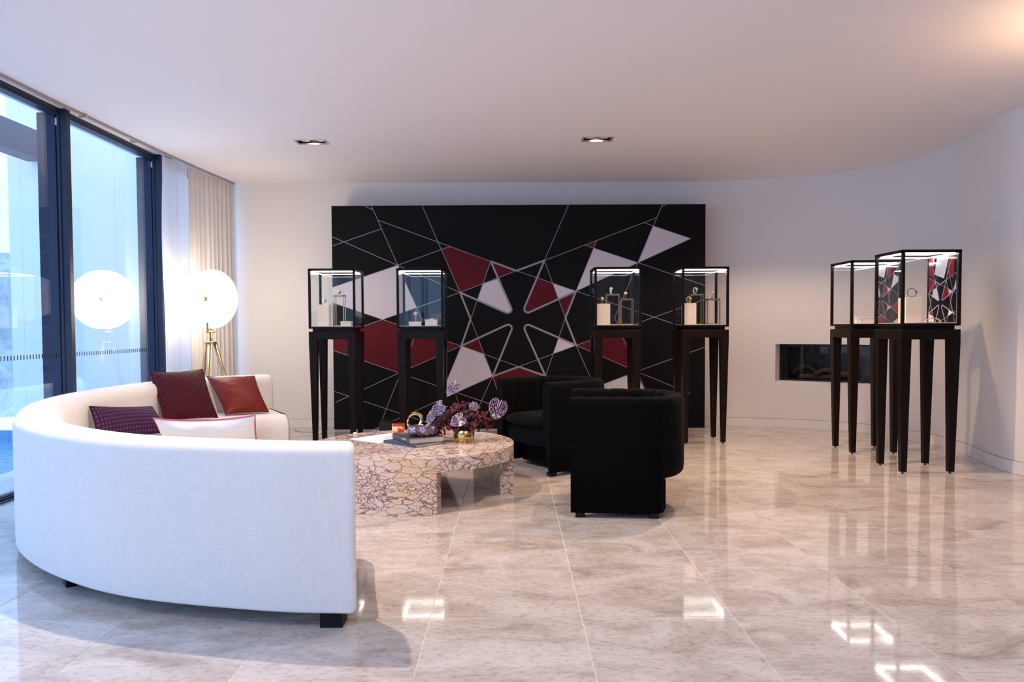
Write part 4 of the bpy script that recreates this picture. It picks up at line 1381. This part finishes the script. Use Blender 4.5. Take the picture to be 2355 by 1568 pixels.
# ------------------------------------------------------------------ barrel chairs
def make_chair(loc, rz, label):
    t = thing('barrel_chair', label, 'armchair', loc, rz, 'black velvet barrel chairs')
    XF, XB, HW = 0.40, -0.345, 0.385     # front, back, half width
    XS = -0.02                            # where the round back begins
    TH = 0.105
    path = []
    for k in range(7):
        path.append((XF + (XS - XF) * k / 6, -HW, 0, -1))
    NB = 28
    for k in range(1, NB):
        a = -PI / 2 - PI * k / NB
        ex = abs(math.cos(a)) ** 0.9 * (1 if math.cos(a) > 0 else -1)
        ey = abs(math.sin(a)) ** 0.9 * (1 if math.sin(a) > 0 else -1)
        path.append((XS + (XS - XB) * ex, HW * ey, ex, ey))
    for k in range(7):
        path.append((XS + (XF - XS) * k / 6, HW, 0, 1))
    P = []
    for x, y, nx, ny in path:
        L = math.hypot(nx, ny) or 1
        P.append((x, y, nx / L, ny / L))
    # arc length for the channels
    s = [0]
    for i in range(1, len(P)):
        s.append(s[-1] + math.hypot(P[i][0] - P[i - 1][0], P[i][1] - P[i - 1][1]))
    # resample
    M_ = 150
    Q = []
    for k in range(M_ + 1):
        d = s[-1] * k / M_
        i = 0
        while i < len(s) - 2 and s[i + 1] < d:
            i += 1
        f = (d - s[i]) / (s[i + 1] - s[i])
        q = [P[i][j] * (1 - f) + P[i + 1][j] * f for j in range(4)]
        L = math.hypot(q[2], q[3])
        Q.append((q[0], q[1], q[2] / L, q[3] / L, d))
    nch = 15
    per = s[-1] / nch
    prof = [(0.05, 0.256, 0), (0.018, 0.266, 0), (0.003, 0.285, 0), (0.0, 0.31, 0), (0.0, 0.40, 0), (0.0, 0.55, 0), (0.0, 0.70, 0), (0.004, 0.735, .3), (0.018, 0.752, .6), (0.045, 0.760, 1), (0.075, 0.757, 1),
            (0.098, 0.74, 1), (TH, 0.71, 1), (TH, 0.6, 1), (TH, 0.5, 1), (TH, 0.40, .6), (TH, 0.30, 0)]
    b = MB()
    vs, fs = [], []
    m = len(prof)
    kk0 = next(k for k in range(M_) if Q[k][0] < -0.185)
    kk1 = M_ - kk0
    Q = Q[:kk0] + [(*Q[kk0][:4], Q[kk0][4] - .0001)] + Q[kk0:kk1 + 1] + [(*Q[kk1][:4], Q[kk1][4] + .0001)] + Q[kk1 + 1:]
    M_ += 2
    for k, (x, y, nx, ny, d) in enumerate(Q):
        low = k <= kk0 or k >= M_ - kk0
        ch = abs(math.sin(PI * d / per)) ** 0.6 - 0.75
        for (ins, z, w) in prof:
            bump = 0.016 * ch * w
            # rounded underside of the drum at the back
            if low and z < 0.305:
                z = {0.256: 0.032, 0.266: 0.036, 0.285: 0.045}.get(z, 0.032)
                ins = min(ins, 0.014)
            vs.append((x - nx * (ins + bump), y - ny * (ins + bump), z + 0.006 * ch * w * (1 if z > .7 else 0)))
    for k in range(M_):
        for i in range(m - 1):
            fs.append((k * m + i, k * m + i + 1, (k + 1) * m + i + 1, (k + 1) * m + i))
        fs.append((k * m + m - 1, k * m, (k + 1) * m, (k + 1) * m + m - 1))
    b.add(vs, fs, 0, True)
    b.add(vs, [tuple(reversed(range(m))), tuple(range(M_ * m, (M_ + 1) * m))], 0)
    b.obj('backrest', 'velvet', t)
    # rounded drum underside
    def under(u, v):
        a = -PI / 2 - PI * u
        r = math.sin(v * PI / 2)
        rr = 1 - 0.12 * (1 - math.sin(min(1, v) * PI / 2))
        ex = math.cos(a); ey = math.sin(a)
        k_ = 0.80 + 0.20 * math.sin(v * PI / 2)
        return (XS + (XS - XB) * ex * k_ if ex < 0 else XS, HW * ey * k_, 0.232 + 0.045 * (1 - math.cos(v * PI / 2)))
    b = MB().grid(under, 24, 5)
    ring_ = [(XS + (XS - XB) * math.cos(-PI / 2 - PI * k / 24) * .8, HW * math.sin(-PI / 2 - PI * k / 24) * .8, 0.232) for k in range(25)]
    b.add(ring_, [tuple(range(25))])
    b.obj('drum_base', 'velvet', t)
    for sy in (-1, 1):
        for fx in (-0.12, 0.34):
            yy = sy * (HW - 0.052)
            MB().box(fx - 0.03, fx + 0.03, yy - 0.03, yy + 0.03, 0, 0.032).obj('foot', 'blackfoot', t)
    MB().box(-0.20, XF - 0.035, -HW + TH, HW - TH, 0.22, 0.36, bev=0.02).obj('seat_base', 'velvet', t)
    MB().box(-0.20, XF - 0.20, -HW + TH, HW - TH, 0.04, 0.23).obj('plinth', 'velvet', t)
    # cushion with crown and rounded front

    def cus(side):
        def fn(u, v):
            x = -0.28 + (XF + 0.005 + 0.28) * u
            y = (-HW + TH) + 2 * (HW - TH) * v
            e = (max(0, 1 - abs(2 * v - 1) ** 6) ** 0.5 * max(0, 1 - max(0, (u - .85) / .15) ** 2.5) ** 0.5
                 * max(0, 1 - max(0, (.1 - u) / .1) ** 2) ** .5)
            cx_ = x - 0.0
            return (cx_, y * (0.985 if side > 0 else 0.985), 0.415 + side * (0.055 * e + 0.012 * (e if side > 0 else 0) * math.sin(PI * u) * math.sin(PI * v)))
        return fn
    b = MB().grid(cus(1), 28, 22).grid(cus(-1), 28, 22)
    b.obj('seat_cushion', 'velvet', t)
    return t


make_chair((0.795, 5.222, 0), math.radians(175), 'near black velvet barrel chair seen side-on, its back to the display cases on the right')
make_chair((0.412, 6.735, 0), math.radians(214), 'far black velvet barrel chair with vertical channel tufting, turned towards the marble table')

# ------------------------------------------------------------------ marble coffee table
TCX, TCY, TR_, TH_ = -0.725, 5.665, 0.735, 0.365
tab = thing('coffee_table', 'round violet-veined cream marble coffee table with thick slab legs', 'table', (TCX, TCY, 0))
circ = [(TR_ * math.cos(2 * PI * k / 96), TR_ * math.sin(2 * PI * k / 96)) for k in range(96)]
MB().prism(circ, TH_ - 0.092, TH_, 0, True).obj('tabletop', 'marble', tab, bevel=0.002)


def tleg(a0, a1, inset):
    n_ = 20
    arc = [(TR_ * math.cos(math.radians(a0 + (a1 - a0) * k / n_)), TR_ * math.sin(math.radians(a0 + (a1 - a0) * k / n_))) for k in range(n_ + 1)]
    am = math.radians((a0 + a1) / 2)
    din = Vector((-math.cos(am), -math.sin(am)))
    e0 = Vector(arc[0]) + din * inset; e1 = Vector(arc[-1]) + din * inset
    poly = arc + [tuple(e1), tuple(e0)]
    MB().prism(poly, 0, TH_ - 0.092, 0, False).obj('leg', 'marble', tab)


tleg(-6, 46, 0.10)
tleg(-131, -71, 0.10)
tleg(110, 170, 0.10)


def frame_obj(origin, ex, ey):
    """matrix from a corner, a unit x direction in plan"""
    ang = math.atan2(ex[1], ex[0])
    return ang


def book(near, left_dir, length, width, z, th, cover, label, title=None, spine=None, spine2=None):
    # local x runs along the spine away from the near corner, local y across the book
    ang = math.atan2(left_dir[1], left_dir[0])
    t = thing('book', label, 'book', (near[0], near[1], z), ang, 'books stacked on the marble table')
    c = 0.0022
    # local -y is the across direction (to the right of the spine line)
    b = MB()
    b.box(0, length, -width, 0, 0, c); b.box(0, length, -width, 0, th - c, th); b.box(0, length, -c, 0, 0, th)
    b.obj('cover', cover, t)
    MB().box(0.004, length - 0.004, -width + 0.004, -c, c, th - c).obj('page_block', 'pages', t)

    def text(body, size, mat4, name='lettering'):
        cu = bpy.data.curves.new('lettering', 'FONT')
        cu.body = body; cu.size = size; cu.extrude = 0.0002
        cu.materials.append(M['white'])
        tmp = bpy.data.objects.new('lettering_curve', cu)
        me = bpy.data.meshes.new_from_object(tmp)
        bpy.data.objects.remove(tmp)
        o = bpy.data.objects.new(name, me)
        COL.objects.link(o); o.parent = t
        o.matrix_local = mat4
    if title:
        text(title, 0.034, Matrix.Translation((length - 0.05, -0.03, th + 0.0003)) @ Matrix.Rotation(-PI / 2, 4, 'Z'))
    if spine:
        # spine face is at y = 0 facing +y
        m4 = Matrix.Translation((length - 0.03, 0.0004, th * 0.3)) @ Matrix(((-1, 0, 0, 0), (0, 0, 1, 0), (0, 1, 0, 0), (0, 0, 0, 1)))
        text(spine, th * 0.45, m4)
    if spine2:
        m4 = Matrix.Translation((length * 0.45, 0.0004, th * 0.45)) @ Matrix(((-1, 0, 0, 0), (0, 0, 1, 0), (0, 1, 0, 0), (0, 0, 0, 1)))
        text(spine2, th * 0.45, m4)
    return t


ZT = TH_
book((-.672, 5.408), (-.265, .255), .368, .262, ZT, .020, 'book_blue', 'thin slate-blue book at the bottom of the stack on the marble table')
book((-.722, 5.447), (-.160, .285), .327, .266, ZT + .0205, .040, 'book_grey', 'thick charcoal hardback on top of the blue book', 'INTER', None, 'INTERIORS')

# twisted glass ring on the books
b = MB()
RR, rr = 0.074, 0.034
def tor(u, v):
    a, c_ = 2 * PI * u, 2 * PI * v
    r2 = rr * (1 + 0.14 * math.sin(5 * c_ + 11 * a))
    return ((RR + r2 * math.cos(c_)) * math.cos(a), (RR + r2 * math.cos(c_)) * math.sin(a), 0.034 + r2 * 0.92 * math.sin(c_))
b.grid(tor, 110, 36)
b.obj('glass_ring', 'irid', loc=(-.645, 5.60, ZT + .0645), label='iridescent bronze twisted glass ring ornament lying on the books', category='ornament')

# brass ribbon knot
def RBp(px, py, y=5.95):
    return ((px - 1177) / 1800 * y, y, 1.2 - (py - 754) / 1800 * y)
rib = [RBp(1004, 1003, 5.86), RBp(1020, 986, 5.90), RBp(1030, 968, 5.98), RBp(1020, 956, 6.03), RBp(1003, 953, 6.02), RBp(992, 962, 5.98),
       RBp(985, 975, 5.92), RBp(972, 988, 5.90), RBp(955, 990, 5.93), RBp(941, 984, 5.98), RBp(936, 970, 6.02), RBp(941, 957, 6.02),
       RBp(953, 952, 5.98), RBp(965, 957, 5.93), RBp(967, 969, 5.90), RBp(961, 982, 5.88), RBp(963, 996, 5.86)]
RB = catmull(rib, 8)
b = MB(); vs = []; fs = []
for k, p in enumerate(RB):
    a, c_ = RB[max(0, k - 1)], RB[min(len(RB) - 1, k + 1)]
    tdir = (c_ - a).normalized()
    tw = 0.9 + 0.9 * math.sin(k * 0.055)
    u = tdir.cross(Vector((math.sin(tw) * .4, 1, math.cos(tw) * .3))).normalized()
    w_ = tdir.cross(u).normalized()
    zmin = ZT + 0.004
    for su, sw in ((-1, -1), (1, -1), (1, 1), (-1, 1)):
        q = p + u * (su * 0.0045) + w_ * (sw * 0.014)
        vs.append((q.x, q.y, max(q.z, ZT + 0.0005)))
for k in range(len(RB) - 1):
    for i in range(4):
        j = (i + 1) % 4
        fs.append((k * 4 + i, k * 4 + j, k * 4 + 4 + j, k * 4 + 4 + i))
fs += [(3, 2, 1, 0), tuple(range(len(vs) - 4, len(vs)))]
b.add(vs, fs, 0, False)
b.obj('ribbon_sculpture', 'brass', label='looped brass ribbon sculpture standing behind the glass ring', category='sculpture')

t = thing('candle', 'amber and red marbled glass candle cup left of the brass ribbon', 'candle', (-.895, 6.12, ZT))
MB().lathe([(0.044, 0), (0.049, 0.004), (0.051, 0.082), (0.047, 0.082), (0.045, 0.06)], n=32).obj('glass_cup', 'amber', t)
MB().lathe([(0.0505, 0.066), (0.0518, 0.068), (0.0518, 0.084), (0.046, 0.084)], n=32).obj('rim_band', pm('amber_red', (0.35, 0.03, 0.01), 0.15), t)
MB().lathe([(0.0, 0.06), (0.045, 0.061)], n=24).obj('wax', 'plinth', t)

# paper sheet with a sketch
t = thing('paper_sheet', 'white printed sheet with a pale violet drawing lying left of the books', 'paper', (-1.23, 5.86, ZT), math.atan2(.38, .32))
MB().box(0, 0.47, -0.34, 0, 0.0003, 0.0018).obj('sheet', 'paper', t)
b = MB()
for k in range(16):
    x, y = 0.16 + random.random() * .15, -0.25 + random.random() * .13
    a = random.random() * PI
    p = seg_poly((x, y), (x + .05 * math.cos(a), y + .05 * math.sin(a)), 0.006)
    b.add([(q[0], q[1], 0.0021 + k * 1e-5) for q in p], [(0, 1, 2, 3)])
b.obj('drawing', 'sketch', t)
MB().lathe([(0.012, 0), (0.016, .002), (0.016, .012), (0.010, .016)], n=16).obj('tealight', 'whitebox', loc=(-1.235, 6.12, ZT),
    label='tiny white tealight near the far rim of the marble table', category='candle')

# ------------------------------------------------------------------ flowers
VX, VY = -.358, 5.72
t = thing('vase', 'short brushed brass cylinder vase holding the dark red flowers', 'vase', (VX, VY, ZT))
MB().lathe([(0.076, 0), (0.079, 0.002), (0.079, 0.086), (0.075, 0.087), (0.073, 0.08), (0.072, 0.01), (0.0, 0.009)], n=48).obj('body', 'brass', t)
arr = thing('flower_arrangement', 'dense burgundy and plum orchid bouquet in the brass vase', 'flowers', (VX, VY, ZT + 0.06))


def blossom_mesh(mat):
    b = MB()
    for k in range(5):
        a = 2 * PI * k / 5 + 0.2 * (k % 2)
        ca, sa = math.cos(a), math.sin(a)
        L, w = (0.017, 0.0085) if k % 2 else (0.015, 0.011)
        vs = [(0, 0, 0), (ca * L * .5 - sa * w, sa * L * .5 + ca * w, .004), (ca * L, sa * L, .002 - .003 * (k % 2)),
              (ca * L * .5 + sa * w, sa * L * .5 - ca * w, .004), (ca * L * .55, sa * L * .55, .0075)]
        b.add(vs, [(0, 3, 4), (0, 4, 1), (1, 4, 2), (4, 3, 2)], 0, True)
    b.lathe([(0.001, 0.001), (0.004, 0.004), (0.002, 0.010)], n=6, mi=1)
    return b.mesh('blossom', [mat, 'petal3'])


bms = [blossom_mesh('petal'), blossom_mesh('petal2'), blossom_mesh('petal3'), blossom_mesh('petal')]
pts_b = []
tries = 0
while len(pts_b) < 280 and tries < 9000:
    tries += 1
    th, ph = random.uniform(0, 2 * PI), math.acos(random.uniform(-0.12, 1))
    r = 0.76 + 0.30 * random.random()
    p = Vector((0.215 * r * math.sin(ph) * math.cos(th), 0.14 * r * math.sin(ph) * math.sin(th), 0.055 + 0.165 * r * math.cos(ph)))
    # hanging plume at the left
    if random.random() < 0.22:
        p = Vector((-0.20 + random.uniform(-.04, .07), random.uniform(-.08, .06), random.uniform(.0, .10)))
    if math.hypot(p.x, p.y) < 0.09 and p.z < 0.05:
        continue
    if p.z < 0.035 - 0.03 * (math.hypot(p.x, p.y) > .1):
        continue
    if all((p - q).length > 0.0135 for q in pts_b):
        pts_b.append(p)
for p in pts_b:
    o = bpy.data.objects.new('blossom', random.choice(bms))
    COL.objects.link(o); o.parent = arr; o.location = p
    dirv = (p - Vector((0, 0, 0.04))).normalized() + Vector((random.uniform(-.4, .4), random.uniform(-.6, .2), random.uniform(-.2, .3)))
    o.rotation_mode = 'QUATERNION'
    o.rotation_quaternion = dirv.to_track_quat('Z', 'Y')
    s_ = random.uniform(0.75, 1.15); o.scale = (s_, s_, s_)
b = MB()
for k in range(420):
    th, ph = random.uniform(0, 2 * PI), math.acos(random.uniform(0.0, 1))
    r = random.uniform(.3, .85)
    c_ = Vector((0.20 * r * math.sin(ph) * math.cos(th), 0.13 * r * math.sin(ph) * math.sin(th), 0.06 + 0.15 * r * math.cos(ph)))
    u = Vector((random.gauss(0, 1), random.gauss(0, 1), random.gauss(0, 1))).normalized()
    v = u.cross(Vector((random.gauss(0, 1), random.gauss(0, 1), random.gauss(0, 1)))).normalized()
    b.add([c_ - u * .020, c_ + v * .010, c_ + u * .020, c_ - v * .010], [(0, 1, 2, 3)])
for k in range(40):
    a = 2 * PI * k / 40
    b.tube([(0.05 * math.cos(a) * .6, 0.05 * math.sin(a) * .6, -0.03), (0.13 * math.cos(a * 3), 0.09 * math.sin(a * 3), 0.10)], 0.0018, 5)
o = b.obj('foliage', 'darkleaf', arr); o['kind'] = 'stuff'


def anthurium(px, py, y, r, tilt, face, label, spad=1.0):
    """flower head centred at a point; face = unit-ish direction the spathe faces"""
    c_ = Vector(((px - 1177) / 1800 * y, y, 1.2 - (py - 754) / 1800 * y))
    root = Vector((VX + (c_.x - VX) * 0.12, VY + (c_.y - VY) * 0.1, ZT + 0.09))
    t = thing('anthurium', label, 'flower', root, 0, 'veined anthuriums in the brass vase')
    C_ = c_ - root
    fz = Vector(face).normalized()
    up = Vector((math.sin(tilt), 0, math.cos(tilt)))
    fx = up.cross(fz).normalized(); fy = fz.cross(fx).normalized()

    def sp(u, v):
        a = 2 * PI * u
        # heart outline: notch at top (+y), point at bottom
        x = math.sin(a) * (0.86 + 0.1 * math.cos(a))
        yy = math.cos(a) * 0.95 - 0.30 * (abs(math.sin(a)) ** 0.5 if math.cos(a) < .3 else 1) * 0 - 0.25 * math.exp(-(min(a, 2 * PI - a) / 0.35) ** 2) * 1.4
        if math.cos(a) < 0:
            x *= 1 - 0.35 * math.cos(a) ** 2
            yy *= 1.2
        h = 0.22 * (v ** 2) * (0.6 + 0.4 * math.cos(2 * a)) - 0.05 * math.sin(7 * a) * v ** 3
        p = C_ + fx * (x * v * r) + fy * ((yy) * v * r) + fz * (h * r * 0.9)
        return tuple(p)
    b = MB()
    b.grid(sp, 40, 8)
    for k in b.uv:
        u, v = b.uv[k]
        b.uv[k] = (0.5 + 0.5 * v * math.sin(2 * PI * u), 0.5 + 0.5 * v * math.cos(2 * PI * u))
    o = b.obj('spathe', 'spathe', t)
    sd = o.modifiers.new('leaf', 'SOLIDIFY'); sd.thickness = 0.001
    s0 = C_ + fy * (0.12 * r) + fz * 0.002
    s1 = s0 + (fz * 0.9 + fy * 0.7).normalized() * r * 0.85 * spad
    MB().tube([s0, (s0 + s1) / 2 + fz * 0.003, s1], [0.0045, 0.004, 0.0022], 8).obj('spadix', 'spadix', t)
    mid = C_ * 0.55 + Vector((0, 0, 0.03)) - fz * 0.02
    MB().tube(catmull([(0, 0, -0.03), tuple(mid), tuple(C_ - fz * 0.004)], 5), 0.0024, 6).obj('stem', 'stem', t)


anthurium(1042, 893, 5.72, 0.060, 0.5, (-.3, -.75, .75), 'tallest brown and blue veined anthurium rising above the bouquet')
anthurium(1144, 940, 5.62, 0.082, 0.35, (.25, -1, .25), 'large blue veined anthurium leaning out to the right of the bouquet')
anthurium(1054, 968, 5.52, 0.062, 0.9, (-.1, -.9, .55), 'blue and brown veined anthurium at the front centre of the bouquet')
anthurium(1088, 936, 5.68, 0.040, -0.2, (.1, -.8, .6), 'small blue-white veined anthurium near the top of the bouquet')
anthurium(1008, 941, 5.62, 0.070, 0.9, (-.5, -.75, .5), 'upper left blue veined anthurium above the brass ribbon', 1.2)
anthurium(990, 960, 5.60, 0.050, 0.8, (-.6, -.7, .3), 'lower left narrow veined anthurium just above the brass ribbon', 1.3)

# ------------------------------------------------------------------ small things on the floor by the wall
MB().lathe([(0.03, 0), (0.038, 0.004), (0.036, 0.016), (0.02, 0.02)], n=20).obj('cable_puck', 'whitebox', loc=(-2.19, 8.9, 0),
    label='small white cable puck on the floor left of the backdrop', category='fitting')
b = MB().tube(catmull([(-2.6, 9.3, .004), (-2.5, 9.05, .004), (-2.36, 9.0, .004), (-2.23, 8.92, .004)], 6), 0.003, 6)
b.obj('cable', 'cable', label='thin grey cable on the floor between wall and white puck', category='cable')
eb = thing('equipment_box', 'small black equipment box standing at the foot of the backdrop behind the table', 'box', (-1.45, 8.95, 0))
MB().box(-0.07, 0.07, -0.06, 0.06, 0, 0.13).obj('box_body', 'black', eb, bevel=0.004)
MB().tube([(-.05, 0, .13), (-.05, 0, .155), (.05, 0, .155), (.05, 0, .13)], 0.005, 6).obj('handle', 'black', eb)
